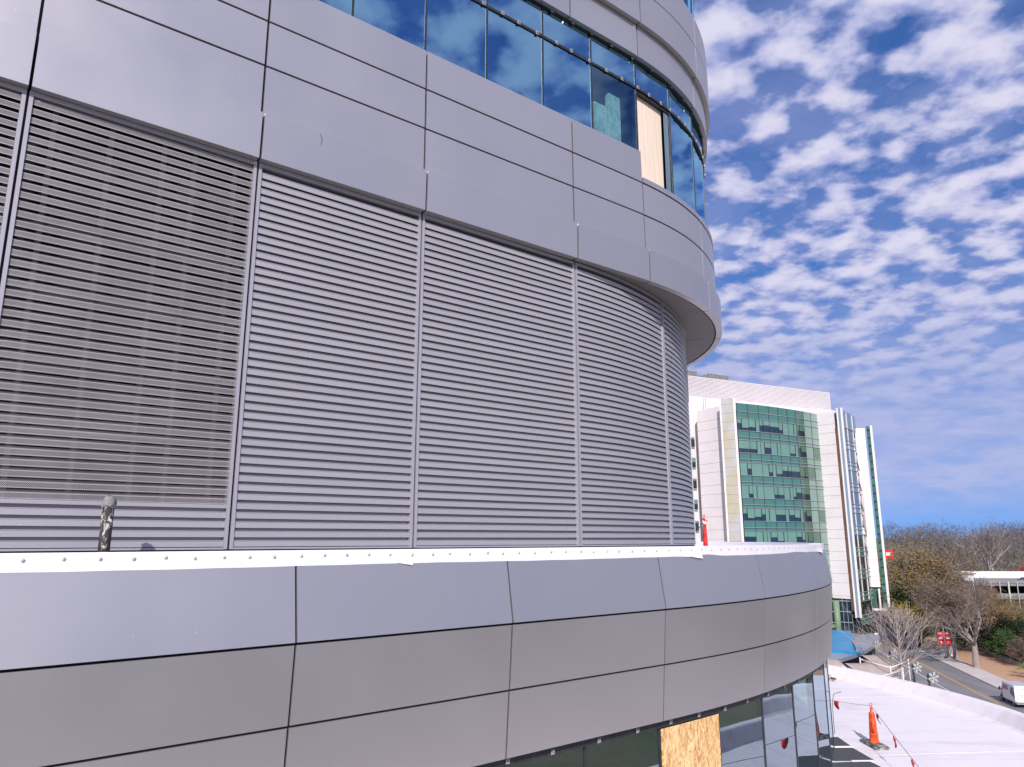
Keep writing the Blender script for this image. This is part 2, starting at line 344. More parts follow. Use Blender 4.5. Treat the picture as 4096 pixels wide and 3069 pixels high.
# ------------------------------------------------------------------ geometry helpers
class MB:
    def __init__(s): s.v = []; s.f = []; s.sm = []; s.uv = {}
    def add(s, verts, faces, smooth=False):
        k = len(s.v); s.v += [tuple(map(float, p)) for p in verts]
        for f in faces: s.f.append(tuple(i + k for i in f)); s.sm.append(smooth)
    def box(s, c, size, rz=0.0, rx=0.0, ry=0.0):
        hx, hy, hz = size[0] / 2, size[1] / 2, size[2] / 2
        m = Matrix.Rotation(rz, 3, 'Z') @ Matrix.Rotation(ry, 3, 'Y') @ Matrix.Rotation(rx, 3, 'X')
        vs = [Vector(c) + m @ Vector((x, y, z)) for z in (-hz, hz) for x, y in ((-hx, -hy), (hx, -hy), (hx, hy), (-hx, hy))]
        s.add(vs, [(3, 2, 1, 0), (4, 5, 6, 7), (0, 1, 5, 4), (1, 2, 6, 5), (2, 3, 7, 6), (3, 0, 4, 7)])
    def prism(s, poly, z0, z1):
        n = len(poly)
        z0s = z0 if hasattr(z0, '__len__') else [z0] * n; z1s = z1 if hasattr(z1, '__len__') else [z1] * n
        vs = [(p[0], p[1], z) for p, z in zip(poly, z0s)] + [(p[0], p[1], z) for p, z in zip(poly, z1s)]
        s.add(vs, [tuple(range(n - 1, -1, -1)), tuple(range(n, 2 * n))] + [(i, (i + 1) % n, n + (i + 1) % n, n + i) for i in range(n)])
    def wall(s, a, b, z0, z1, t, sill=0.0):
        """an upright slab from plan point a to b, its outer face on the right hand of a->b"""
        a = np.array(a[:2], float); b = np.array(b[:2], float); d = (b - a) / np.linalg.norm(b - a); n = np.array((d[1], -d[0]))
        s.prism([a, b, b - n * t, a - n * t][::1], z0, z1)
    def tube(s, path, rad, n=6, cap=True, smooth=True):
        path = [Vector(p) for p in path]
        rads = rad if hasattr(rad, '__len__') else [rad] * len(path)
        k = len(s.v); up = Vector((0, 0, 1)); prev = None
        for i, p in enumerate(path):
            t = (path[min(i + 1, len(path) - 1)] - path[max(i - 1, 0)]).normalized()
            if prev is None:
                a = up if abs(t.z) < 0.9 else Vector((1, 0, 0)); x = t.cross(a).normalized()
            else: x = (prev - t * prev.dot(t)).normalized()
            prev = x; y = t.cross(x)
            for j in range(n):
                q = 2 * math.pi * j / n; w = p + (x * math.cos(q) + y * math.sin(q)) * rads[i]; s.v.append(tuple(w))
        for i in range(len(path) - 1):
            for j in range(n):
                a = k + i * n + j; b_ = k + i * n + (j + 1) % n
                s.f.append((a, b_, b_ + n, a + n)); s.sm.append(smooth)
        if cap:
            s.f.append(tuple(k + j for j in range(n - 1, -1, -1))); s.sm.append(False)
            e = k + (len(path) - 1) * n; s.f.append(tuple(e + j for j in range(n))); s.sm.append(False)
    def lathe(s, prof, c=(0, 0, 0), n=20, smooth=True):
        k = len(s.v)
        for r, z in prof:
            for j in range(n):
                q = 2 * math.pi * j / n; s.v.append((c[0] + r * math.cos(q), c[1] + r * math.sin(q), c[2] + z))
        for i in range(len(prof) - 1):
            for j in range(n):
                a = k + i * n + j; b_ = k + i * n + (j + 1) % n
                s.f.append((a, b_, b_ + n, a + n)); s.sm.append(smooth)
        s.f.append(tuple(k + j for j in range(n - 1, -1, -1))); s.sm.append(False)
        e = k + (len(prof) - 1) * n; s.f.append(tuple(e + j for j in range(n))); s.sm.append(False)
    def mesh(s, name, mat, org=(0, 0, 0)):
        me = bpy.data.meshes.new(name)
        o = Vector(org); me.from_pydata([tuple(Vector(p) - o) for p in s.v], [], s.f)
        me.polygons.foreach_set('use_smooth', s.sm)
        if s.uv:
            ul = me.uv_layers.new(name='UVMap')
            vi = np.zeros(len(me.loops), dtype=np.int32); me.loops.foreach_get('vertex_index', vi)
            arr = np.zeros((len(s.v), 2), dtype=np.float32)
            for k_, u_ in s.uv.items(): arr[k_] = u_
            ul.data.foreach_set('uv', arr[vi].ravel())
        if isinstance(mat, str): mat = MAT[mat]
        me.materials.append(mat); me.update()
        return me

def link(name, me, parent=None, loc=(0, 0, 0)):
    o = bpy.data.objects.new(name, me); COL.objects.link(o); o.location = loc
    if parent is not None: o.parent = parent
    return o
def tag(o, label=None, cat=None, group=None, kind=None):
    if label: o['label'] = label
    if cat: o['category'] = cat
    if group: o['group'] = group
    if kind: o['kind'] = kind
    return o
def thing(name, loc, label, cat, group=None, rz=0.0):
    o = bpy.data.objects.new(name, None); COL.objects.link(o); o.location = loc; o.rotation_euler = (0, 0, rz)
    o.empty_display_size = 0.3
    return tag(o, label, cat, group)
ORG = {}
def root_loc(o):
    v = Vector((0, 0, 0))
    while o is not None: v = v + o.location; o = o.parent
    return v
def part(name, mb, mat, parent):
    """a mesh given in world coordinates, hung under its thing (unrotated roots only)"""
    return link(name, mb.mesh(name, mat, root_loc(parent)), parent)
def lpart(name, mb, mat, parent):
    """a mesh given in the thing's own coordinates"""
    return link(name, mb.mesh(name, mat), parent)
def copy_tree(o, parent=None):
    c = o.copy(); COL.objects.link(c); c.parent = parent
    for ch in o.children: copy_tree(ch, c)
    return c

class Curve:
    """plan curve: a straight run that bends smoothly into an arc; s is arc length"""
    def __init__(s, x0, y0, h0, s0, ramp_, k, smin=-14.0, smax=70.0, ds=0.02):
        s.s = np.arange(smin, smax, ds); s.ds = ds; s.smin = smin
        kk = np.clip((s.s - s0) / ramp_, 0, 1); kk = kk * kk * (3 - 2 * kk) * math.radians(k)
        s.h = math.radians(h0) + np.cumsum(kk) * ds
        x = np.cumsum(np.cos(s.h)) * ds; y = np.cumsum(np.sin(s.h)) * ds
        i0 = int(round(-smin / ds)); s.x = x + x0 - x[i0]; s.y = y + y0 - y[i0]; s.bend = s0
    def at(s, t, o=0.0):
        x = np.interp(t, s.s, s.x); y = np.interp(t, s.s, s.y); h = np.interp(t, s.s, s.h)
        return np.array((x + math.sin(h) * o, y - math.cos(h) * o))
    def head(s, t): return float(np.interp(t, s.s, s.h))
    def samples(s, a, b, step=0.16):
        if b <= s.bend: return [a, b]
        out = [a] if a < s.bend else []
        a2 = max(a, s.bend); n = max(2, int(math.ceil((b - a2) / step)) + 1)
        return out + list(np.linspace(a2, b, n))
    def nearest(s, p, lo=-10, hi=30):
        m = (s.s > lo) & (s.s < hi); d_ = (s.x[m] - p[0]) ** 2 + (s.y[m] - p[1]) ** 2
        return float(s.s[m][int(np.argmin(d_))])

def slab(cv, s0, s1, prof, t, step=0.16, mb=None):
    """a curved sheet: front face through prof [(offset, z) bottom..top], thickness t, closed"""
    mb = mb or MB(); ss = cv.samples(s0, s1, step); n = len(ss); m = len(prof)
    F = [[(*cv.at(q, o), z) for q in ss] for o, z in prof]
    B = [[(*cv.at(q, o - t), z) for q in ss] for o, z in prof]
    for i in range(m - 1):
        mb.add(F[i] + F[i + 1], [(j, j + 1, n + j + 1, n + j) for j in range(n - 1)], True)
        mb.add(B[i] + B[i + 1], [(j + 1, j, n + j, n + j + 1) for j in range(n - 1)], True)
    mb.add(F[0] + B[0], [(j + 1, j, n + j, n + j + 1) for j in range(n - 1)])
    mb.add(F[-1] + B[-1], [(j, j + 1, n + j + 1, n + j) for j in range(n - 1)])
    for e, flip in ((0, 0), (n - 1, 1)):
        vs = [F[i][e] for i in range(m)] + [B[i][e] for i in range(m)]
        fs = [(i, i + 1, m + i + 1, m + i) for i in range(m - 1)]
        mb.add(vs, [tuple(reversed(f)) for f in fs] if flip else fs)
    return mb
def extrude(cv, s0, s1, prof, step=0.16, uv=False, smooth=False):
    """a closed profile [(offset, z)] run along the curve, each profile edge with its own vertices"""
    mb = MB(); ss = cv.samples(s0, s1, step); n = len(ss); m = len(prof); acc = 0.0
    for i in range(m):
        a, b_ = prof[i], prof[(i + 1) % m]; L = math.hypot(a[0] - b_[0], a[1] - b_[1]); k = len(mb.v)
        mb.add([(*cv.at(q, a[0]), a[1]) for q in ss] + [(*cv.at(q, b_[0]), b_[1]) for q in ss],
               [(j, j + 1, n + j + 1, n + j) for j in range(n - 1)], True)
        if uv:
            for j, q in enumerate(ss): mb.uv[k + j] = (q, acc); mb.uv[k + n + j] = (q, acc + L)
        acc += L
    for e in (0, n - 1):
        k = len(mb.v); mb.add([(*cv.at(ss[e], o), z) for o, z in prof], [tuple(range(m)) if e else tuple(range(m - 1, -1, -1))])
        if uv:
            for j in range(m): mb.uv[k + j] = (ss[e], 0.0)
    return mb

CF = Curve(-4.820, 6.918, 37.992, 8.019, 2.681, 8.749)      # the fascia of the upper storeys
CL = Curve(-4.926, 6.980, 38.427, 6.874, 1.737, 7.004)      # the louvred drum
CW = Curve(-2.188, 7.877, 39.282, 5.093, 2.207, 2.986)      # the wider drum below
GND = -21.0

# ------------------------------------------------------------------ setting: ground, road, pavement
def ground_z(x, y):
    t = min(1, max(0, (y - 235) / 190.0)); t = t * t * (3 - 2 * t)
    u = min(1, max(0, (x - 60) / 60.0))
    return GND + 14.0 * t * u + (6.0 * min(1, max(0, (y - 430) / 600)) if y > 430 else 0)
mb = MB()
gx = [-4000, -1500, -600, -200, 0, 60, 80, 100, 120, 150, 200, 260, 340, 450, 700, 1500, 4000]
gy = [-4000, -1500, -500, -150, 0, 100, 200, 235, 260, 285, 310, 335, 360, 390, 425, 500, 700, 1100, 2000, 5000]
mb.add([(x, y, ground_z(x, y)) for y in gy for x in gx],
       [(j * len(gx) + i, j * len(gx) + i + 1, (j + 1) * len(gx) + i + 1, (j + 1) * len(gx) + i) for j in range(len(gy) - 1) for i in range(len(gx) - 1)], True)
tag(link('ground', mb.mesh('ground', 'ground_mat')), kind='structure')
RD = np.array((0.2205, 0.9754)); RN = np.array((RD[1], -RD[0]))        # road direction, and to its right
RC = np.array((65.2, 110.6))                                            # a point on its centre line
def road_pt(t, o): return RC + RD * t + RN * o
def strip(name, o0, o1, t0, t1, z, mat, h=0.0):
    mb = MB(); pts = [road_pt(t0, o0), road_pt(t0, o1), road_pt(t1, o1), road_pt(t1, o0)]
    if h: mb.prism(pts, z, z + h)
    else: mb.add([(*p, z) for p in pts], [(0, 1, 2, 3)])
    return tag(link(name, mb.mesh(name, mat)), kind='structure')
road = strip('road', -3.9, 4.0, -240, 120, GND + 0.012, 'asphalt')
for k_, o_ in enumerate((-0.13, 0.13)):
    mb = MB(); mb.add([(*p, GND + 0.017) for p in (road_pt(-240, o_ - 0.06), road_pt(-240, o_ + 0.06), road_pt(120, o_ + 0.06), road_pt(120, o_ - 0.06))], [(0, 1, 2, 3)])
    link('centre_line', mb.mesh('centre_line', 'paint_yellow'), road)
mb = MB(); mb.add([(*p, GND + 0.017) for p in (road_pt(-240, -3.45), road_pt(-240, -3.32), road_pt(120, -3.32), road_pt(120, -3.45))], [(0, 1, 2, 3)])
link('edge_line', mb.mesh('edge_line', 'paint_white'), road)
strip('pavement', 4.0, 7.6, -240, 120, GND + 0.004, 'pavement', 0.14)
strip('verge', 7.6, 16.4, -240, 60, GND + 0.02, 'pine_straw', 0.06)
strip('forecourt', -26.0, -3.9, -46, 60, GND + 0.006, 'concrete_grey', 0.05)

# ------------------------------------------------------------------ the grey curved building
bld = thing('curved_office_building', (-2.0, 14.0, GND), 'grey metal clad curved building with louvre walls and ribbon windows, close by', 'building')
S0, S1 = -7.4, 19.0
FJ = [-7.42, -5.02, -2.62, -0.22, 2.18, 4.565, 7.53, 9.34, 11.70, 14.05, 16.4, 18.75]     # cladding joints of the upper bands
GAP = 0.015
JIT = random.Random(17)
def panels(cv, joints, prof, t, name='cladding_panel', mat='panel', only=None, gap=GAP):
    for a, b_ in zip(joints[:-1], joints[1:]):
        if only and not only(a, b_): continue
        j_ = JIT.uniform(-0.0022, 0.0022)
        pf = [(o_ + (j_ if i_ else -j_), z_) for i_, (o_, z_) in enumerate(prof)]
        part(name, slab(cv, a + gap, b_ - gap, pf, t), mat, bld)
# upper band: proud fascia, three rows above it (two beyond the ninth joint)
panels(CF, FJ, [(-0.012, 4.602), (0.0, 5.220)], 0.13)
panels(CF, FJ, [(-0.087, 5.15), (-0.097, 5.917)], 0.05)
panels(CF, FJ, [(-0.092, 5.945), (-0.102, 6.569)], 0.05)
panels(CF, FJ, [(-0.097, 6.597), (-0.106, 7.232)], 0.11, only=lambda a, b_: b_ < 9.4)
panels(CF, FJ, [(-0.09, 6.594), (-0.09, 6.700)], 0.11, name='sill_panel', only=lambda a, b_: a > 9.3)
# head bands over the ribbon window
panels(CF, FJ, [(-0.09, 9.285), (-0.09, 9.975)], 0.16)
panels(CF, FJ, [(0.012, 9.985), (0.012, 10.735)], 0.22)
panels(CF, FJ, [(0.012, 10.757), (0.012, 11.50)], 0.22)
panels(CF, FJ, [(-0.09, 14.2), (-0.09, 15.6)], 0.16)
mb = MB(); pts_ = [(2.93, 5.215), (2.925, 5.19), (2.94, 5.165), (2.955, 5.13), (2.952, 5.10), (2.94, 5.07), (2.948, 5.035)]
mb.tube([(*CF.at(q, 0.0005), z) for q, z in pts_], [0.001, 0.003, 0.004, 0.004, 0.003, 0.002, 0.001], 5); part('scratch', mb, 'black_gap', bld)
# dark wall layers behind the open joints
for o, z0, z1, t in ((-0.135, 4.63, 7.20, 0.12), (-0.20, 9.29, 11.48, 0.3), (-0.30, 14.0, 15.6, 0.3)):
    if z0 < 7:
        part('backing_wall', slab(CF, S0 - 0.02, 9.34, [(o - 0.006, z0), (o - 0.006, 7.16)], t), 'black_gap', bld)
        part('backing_wall', slab(CF, 9.345, S1, [(o - 0.006, z0), (o - 0.006, 6.64)], t), 'black_gap', bld)
    else:
        part('backing_wall', slab(CF, S0, S1, [(o - (0.06 if z0 < 12 else 0), z0), (o - (0.06 if z0 < 12 else 0), z1)], t), 'black_gap', bld)
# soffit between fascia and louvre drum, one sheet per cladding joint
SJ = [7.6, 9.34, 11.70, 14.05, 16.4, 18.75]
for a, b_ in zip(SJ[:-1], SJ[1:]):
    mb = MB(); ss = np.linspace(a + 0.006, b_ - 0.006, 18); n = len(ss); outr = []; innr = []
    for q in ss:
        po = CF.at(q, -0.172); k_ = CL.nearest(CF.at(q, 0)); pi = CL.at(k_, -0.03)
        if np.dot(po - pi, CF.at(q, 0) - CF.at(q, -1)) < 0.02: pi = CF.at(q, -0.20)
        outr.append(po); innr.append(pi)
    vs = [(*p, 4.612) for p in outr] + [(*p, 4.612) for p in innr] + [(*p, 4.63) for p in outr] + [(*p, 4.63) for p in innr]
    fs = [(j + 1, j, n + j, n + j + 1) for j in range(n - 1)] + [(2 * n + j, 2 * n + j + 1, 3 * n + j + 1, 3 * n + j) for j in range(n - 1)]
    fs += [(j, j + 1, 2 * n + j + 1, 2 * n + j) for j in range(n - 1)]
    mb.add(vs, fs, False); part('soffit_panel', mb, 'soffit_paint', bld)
# floor plates that close the volumes (also what the joints and glass look into)
def plate(cv, o, z0, z1, s_a, s_b, back=11.0, mat='core_dark', name='floor_plate'):
    pts = [cv.at(q, o) for q in cv.samples(s_a, s_b, 0.5)]
    h = cv.head(s_a); nb = np.array((-math.sin(h), math.cos(h)))
    pts.append(pts[0] + nb * back + np.array((math.cos(h), math.sin(h))) * 2)
    mb = MB(); mb.prism(pts, z0, z1); return part(name, mb, mat, bld)
plate(CF, -0.17, 4.64, 4.80, S0, S1)
plate(CF, -0.30, 6.35, 6.55, S0, S1)
plate(CF, -0.30, 9.32, 9.50, S0, S1)
plate(CF, -0.30, 11.25, 11.40, S0, S1)
plate(CF, -0.30, 14.3, 15.4, S0, S1)
# rooms behind the ribbon windows
part('room_wall', slab(CF, S0, S1, [(-2.6, 6.56), (-2.6, 9.31)], 0.15, 0.6), 'room_wall', bld)
part('room_wall', slab(CF, S0, S1, [(-2.6, 11.41), (-2.6, 14.29)], 0.15, 0.6), 'room_wall', bld)

# ribbon windows: a pane below and above the transom between each two mullions
MUL = [-3.85, -2.65, -1.42, -0.22, 0.98, 2.19, 3.38, 4.59, 5.75, 6.96, 8.14, 9.375, 10.56, 11.79, 13.0, 14.2, 15.4, 16.6, 17.8]
GO = -0.21
for a, b_ in zip(MUL[:-1], MUL[1:]):
    lo = 7.02 if a < 9.3 else 6.66
    if abs(a - 9.375) > 0.01:
        part('window_pane', slab(CF, a + 0.018, b_ - 0.018, [(GO, lo), (GO, 8.640)], 0.012, 9), 'clear_glass' if abs(a - 8.14) < 0.01 else 'blue_glass', bld)
    part('window_pane', slab(CF, a + 0.018, b_ - 0.018, [(GO, 8.688), (GO, 9.262)], 0.012, 9), 'blue_glass', bld)
    if a > 6:
        part('window_pane', slab(CF, a + 0.018, b_ - 0.018, [(GO, 11.45), (GO, 14.1)], 0.012, 0.3), 'blue_glass', bld)
for a in MUL:
    lo = 7.02 if a < 9.3 else 6.66
    part('mullion', slab(CF, a - 0.015, a + 0.015, [(GO + 0.014, lo), (GO + 0.014, 9.27)], 0.12), 'mullion_dark', bld)
    if a > 6: part('mullion', slab(CF, a - 0.015, a + 0.015, [(GO + 0.014, 11.45), (GO + 0.014, 14.1)], 0.12), 'mullion_dark', bld)
part('transom', slab(CF, MUL[0], MUL[-1], [(GO + 0.024, 8.640), (GO + 0.024, 8.688)], 0.14), 'mullion_dark', bld)
part('window_head', slab(CF, MUL[0], MUL[-1], [(GO + 0.03, 9.262), (GO + 0.03, 9.30)], 0.14), 'mullion_dark', bld)
# pressure clips left on the transom and the head after the cover caps came off
rng = random.Random(5)
mbc = MB(); mbc.box((0, 0, 0), (0.062, 0.012, 0.066)); mbc.box((0, -0.012, 0.012), (0.026, 0.014, 0.022))
clip_me = mbc.mesh('clip', 'clip_steel')
def clips(cv, o, z, s_a, s_b, step, jit):
    q = s_a
    while q < s_b:
        p = cv.at(q, o); ob = link('clip', clip_me, bld, Vector((*p, z + rng.uniform(-0.01, 0.012))) - bld.location)
        ob.rotation_euler = (0, rng.uniform(-0.35, 0.35) if rng.random() < 0.4 else rng.uniform(-0.05, 0.05), cv.head(q))
        q += step + rng.uniform(-jit, jit)
clips(CF, GO + 0.035, 8.665, 5.2, 14.2, 0.40, 0.07)
clips(CF, GO + 0.042, 9.265, 6.6, 14.2, 0.62, 0.16)
# boarded window: plywood set back in the frame, a strip of old glass beside it
part('plywood_board', slab(CF, 9.42, 10.36, [(-0.30, 6.60), (-0.30, 8.60)], 0.02, 0.2), 'plywood', bld)
part('window_reveal', slab(CF, 9.39, 10.54, [(-0.215, 8.585), (-0.215, 8.63)], 0.15, 0.3), 'mullion_dark', bld)
part('window_pane', slab(CF, 10.38, 10.535, [(-0.24, 6.66), (-0.24, 8.585)], 0.012), 'fin_glass_blue', bld)
# insulation boards seen through the pane before it
for a, b_, z0, z1 in ((8.42, 8.75, 7.45, 8.1), (8.78, 9.14, 6.9, 8.45), (8.3, 8.8, 6.8, 7.15)):
    part('insulation_board', slab(CF, a, b_, [(-0.42, z0), (-0.42, z1)], 0.06, 0.2), 'insulation', bld)

# ---------------- louvre drum
LJ = [-5.02, -2.60, -0.18, 2.24, 4.62, 7.64, 10.48, 13.3, 16.1, 18.9]
PITCH = 0.1046
N_SL = 44
ZB = -0.088
part('backing_wall', slab(CL, -7.4, 19.0, [(-0.30, -0.6), (-0.30, 4.62)], 0.2), 'black_gap', bld)
prof_sl = [(-0.012, 0.0), (0.0, 0.0), (0.0, 0.061), (0.004, 0.063), (0.004, 0.069), (-0.052, 0.072), (-0.058, 0.114), (-0.061, 0.114), (-0.055, 0.069), (-0.004, 0.066), (-0.004, 0.004), (-0.012, 0.004)]
prof_pf = [(0.0, 0.0), (0.0, 0.064), (-0.022, 0.067), (-0.060, 0.094), (-0.061, 0.092), (-0.022, 0.064), (-0.003, 0.061), (-0.003, 0.0)]
for k_, (a, b_) in enumerate(zip(LJ[:-1], LJ[1:])):
    perf = b_ < 2.3
    fr = MB()
    wj = 0.038
    slab(CL, a + 0.013, a + 0.013 + wj, [(0.016, -0.115), (0.016, 4.545)], 0.10, mb=fr)
    slab(CL, b_ - 0.013 - wj, b_ - 0.013, [(0.016, -0.115), (0.016, 4.545)], 0.10, mb=fr)
    slab(CL, a + 0.013, b_ - 0.013, [(0.012, 4.548), (0.012, 4.598)], 0.10, mb=fr)
    slab(CL, a + 0.013 + wj + 0.001, b_ - 0.013 - wj - 0.001, [(0.010, -0.117), (0.010, -0.096)], 0.10, mb=fr)
    if perf:
        slab(CL, a + 0.013 + wj + 0.001, b_ - 0.013 - wj - 0.001, [(0.010, 0.333), (0.010, 0.372)], 0.10, mb=fr)
    pn = part('louvre_panel', fr, 'frame_paint', bld)
    sa, sb = a + 0.013 + wj + 0.002, b_ - 0.013 - wj - 0.002
    org = root_loc(pn)
    me_s = extrude(CL, sa, sb, prof_sl).mesh('slat', 'slat_paint', (org[0], org[1], 0))
    me_p = extrude(CL, sa, sb, prof_pf, uv=True).mesh('slat', 'perforated', (org[0], org[1], 0)) if perf else None
    for i in range(N_SL):
        z = ZB + i * PITCH
        if perf and 4 <= i:
            z = 0.376 + (i - 4) * PITCH
            if z > 4.47: continue
            o = link('slat', me_p, pn, (0, 0, z - org[2]))
        else:
            if z > 4.49: continue
            o = link('slat', me_s, pn, (0, 0, z - org[2]))
    if perf:      # struts and a solid-blade layer behind the perforated blades
        q = a + 0.25
        while q < b_ - 0.1:
            part('strut', slab(CL, q, q + 0.05, [(-0.10, 0.36), (-0.10, 4.5)], 0.05), 'strut_grey', pn)
            q += rng.choice((0.34, 0.47, 0.55))
        for z in (1.05, 1.75, 2.48, 3.2, 3.9):
            part('rail', slab(CL, a + 0.06, b_ - 0.06, [(-0.14, z), (-0.14, z + 0.06)], 0.05), 'strut_grey', pn)
for a in LJ[1:-1]:
    part('joint_filler', slab(CL, a - 0.0125, a + 0.0125, [(-0.022, -0.12), (-0.022, 4.60)], 0.06), 'black_gap', bld)
part('drum_base', slab(CL, -7.4, 19.0, [(-0.02, -0.50), (-0.02, -0.120)], 0.2), 'black_gap', bld)

# ---------------- lower drum: sloped top row, two rows leaning in below it
WJ = [-8.9, -5.92, -2.96, -0.02, 2.845, 5.85, 8.87, 12.0, 15.1, 18.2, 21.3, 24.4, 27.5]
panels(CW, WJ, [(-0.132, -0.20), (0.0, -1.040)], 0.05, gap=0.012)
panels(CW, WJ, [(-0.072, -1.842), (-0.012, -1.068)], 0.05, gap=0.012)
panels(CW, WJ, [(-0.140, -2.655), (-0.078, -1.868)], 0.05, gap=0.012)
part('backing_wall', slab(CW, -8.9, 27.5, [(-0.215, -2.64), (-0.10, -1.85), (-0.075, -1.055), (-0.20, -0.2)], 0.15, 0.5), 'black_gap', bld)
WM = [-3.0, -1.5, -0.05, 1.40, 2.86, 4.35, 5.92, 7.49, 9.06, 10.63, 12.27, 13.95, 15.6, 17.2, 18.8, 20.4]
WG = -0.29
for a, b_ in zip(WM[:-1], WM[1:]):
    if abs(a - 5.92) < 0.01:
        part('strand_board', slab(CW, a + 0.03, b_ - 0.03, [(WG + 0.03, -5.05), (WG + 0.03, -2.80)], 0.02, 0.3), 'strand_board', bld); continue
    part('window_pane', slab(CW, a + 0.014, b_ - 0.014, [(WG, -5.05), (WG, -2.77)], 0.012, 9), 'green_glass', bld)
for a in WM:
    part('mullion', slab(CW, a - 0.022, a + 0.022, [(WG + 0.012, -5.05), (WG + 0.012, -2.75)], 0.10), 'mullion_dark', bld)
part('window_head', slab(CW, WM[0], WM[-1], [(WG + 0.05, -2.775), (WG + 0.05, -2.64)], 0.14, 0.3), 'mullion_dark', bld)
clips(CW, WG + 0.062, -2.73, 2.2, 14.5, 0.80, 0.12)
part('room_wall', slab(CW, WM[0], WM[-1], [(-3.2, -5.05), (-3.2, -2.62)], 0.15, 0.6), 'room_wall', bld)
plate(CW, -0.36, -2.62, -2.45, WM[0], WM[-1], 6, 'core_dark')
plate(CW, -0.36, -5.3, -5.12, WM[0], WM[-1], 6, 'core_dark')
# wall below the low roof, down to the ground
part('lower_wall', slab(CW, -8.9, 27.5, [(-0.30, GND), (-0.30, -5.06)], 0.3, 0.6), 'panel', bld)
# deck behind the coping and its white lining
ring = [CW.at(q, -0.42) for q in np.arange(-8.9, 62, 0.8)]
mb = MB(); mb.prism(ring, -0.62, -0.47); part('roof_deck', mb, 'membrane_clean', bld)
part('coping_lining', slab(CW, 14.0, 62.0, [(-0.14, -0.50), (-0.14, -0.125)], 0.28, 0.6), 'membrane_clean', bld)
part('back_wall', slab(CW, 27.5, 62.0, [(-0.15, GND), (-0.15, -0.50)], 0.25, 0.8), 'panel', bld)
# white membrane flap over the coping, lower edge hanging unevenly, with a row of washers
mb = MB(); rr = np.random.default_rng(4)
ss = np.arange(-8.9, 14.95, 0.07); n = len(ss)
def flap_z(q):
    z = -0.283 + 0.003 * math.sin(q * 1.3) + 0.0012 * math.sin(q * 7.1 + 1)
    for c_, w_, h_ in ((7.15, 0.35, 0.024), (6.7, 0.22, -0.008), (11.0, 0.5, 0.016), (13.6, 0.35, -0.03), (14.4, 0.25, 0.03)):
        z += h_ * math.exp(-((q - c_) / w_) ** 2)
    return z
def flap_o(q, low):
    o = -0.118
    for c_, w_, h_ in ((6.75, 0.25, 0.02), (13.6, 0.4, 0.06)): o += (h_ * math.exp(-((q - c_) / w_) ** 2)) if low else 0
    return o
def flap_p(q, t):
    return (*CW.at(q, -0.120 + (flap_o(q, 1) + 0.120) * t * t), -0.126 + (flap_z(q) + 0.126) * t)
rows = [[(*CW.at(q, -0.40), -0.50) for q in ss], [(*CW.at(q, -0.395), -0.128) for q in ss], [(*CW.at(q, -0.128), -0.119) for q in ss],
        [flap_p(q, 0.0) for q in ss], [flap_p(q, 0.5) for q in ss], [flap_p(q, 1.0) for q in ss]]
for i in range(3):
    mb.add(rows[i] + rows[i + 1], [(j, n + j, n + j + 1, j + 1) for j in range(n - 1)], True)
mb.add(rows[3] + rows[4] + rows[5], [(k * n + j, k * n + n + j, k * n + n + j + 1, k * n + j + 1) for k in range(2) for j in range(n - 1)], False)
flap = part('membrane_flap', mb, 'membrane_clean', bld)
sol = flap.modifiers.new('thick', 'SOLIDIFY'); sol.thickness = 0.006; sol.offset = -1
for q0, q1, dz, do in ((1.18, 1.42, -0.020, 0.020), (6.62, 6.98, -0.050, 0.045), (13.4, 13.75, -0.05, 0.05)):
    mb = MB(); mb.add([(*CW.at(q0, -0.112), flap_z(q0) + 0.012), (*CW.at(q1, -0.112), flap_z(q1) + 0.012), (*CW.at(q1 - 0.02, -0.112 + do), flap_z(q1) + dz), (*CW.at((q0 + q1) / 2, -0.112 + do * 0.6), flap_z(q0) + dz * 0.3)], [(0, 3, 2, 1)])
    tb = part('torn_tab', mb, 'membrane_clean', flap); so = tb.modifiers.new('t', 'SOLIDIFY'); so.thickness = 0.004
mbw = MB(); mbw.lathe([(0.017, 0.0), (0.017, 0.0015), (0.012, 0.003), (0.005, 0.003), (0.005, 0.005), (0.001, 0.005)], n=12)
for i, (x, y, z) in enumerate(mbw.v): mbw.v[i] = (x, -z, y)
wash_me = mbw.mesh('washer', 'washer_grey')
q = -2.75
while q < 14.6:
    p = CW.at(q, -0.1145); o = link('washer', wash_me, flap, Vector((*p, -0.178 + rng.uniform(-0.008, 0.006))) - root_loc(flap)); o.rotation_euler = (0, rng.uniform(0, 3), CW.head(q))
    q += 0.275 + rng.uniform(-0.03, 0.03)

# ---------------- low white roof beside the drum
ZR = -5.05
low = thing('low_flat_roof_building', (11.0, 22.0, GND), 'low white flat roof with curved parapet beside the grey drum', 'building')
par = [(-14.0, -6.0), (-6.0, 0.8), (-0.5, 5.6), (3.9, 9.3), (7.1, 12.1), (9.5, 14.5), (11.0, 16.3), (12.4, 18.1), (13.25, 19.8), (13.58, 21.4), (13.5, 23.2), (13.2, 25.0), (12.65, 26.9), (11.85, 28.9), (10.4, 31.4), (8.6, 33.8)]
P_ = np.array(par); tt = np.arange(len(P_)); td = np.linspace(0, len(P_) - 1, 90)
def cat(P, t):
    i = int(min(max(math.floor(t), 0), len(P) - 2)); f = t - i
    p0, p1, p2, p3 = P[max(i - 1, 0)], P[i], P[i + 1], P[min(i + 2, len(P) - 1)]
    return 0.5 * ((2 * p1) + (p2 - p0) * f + (2 * p0 - 5 * p1 + 4 * p2 - p3) * f * f + (3 * p1 - p0 - 3 * p2 + p3) * f ** 3)
line = np.array([cat(P_, t) for t in td])
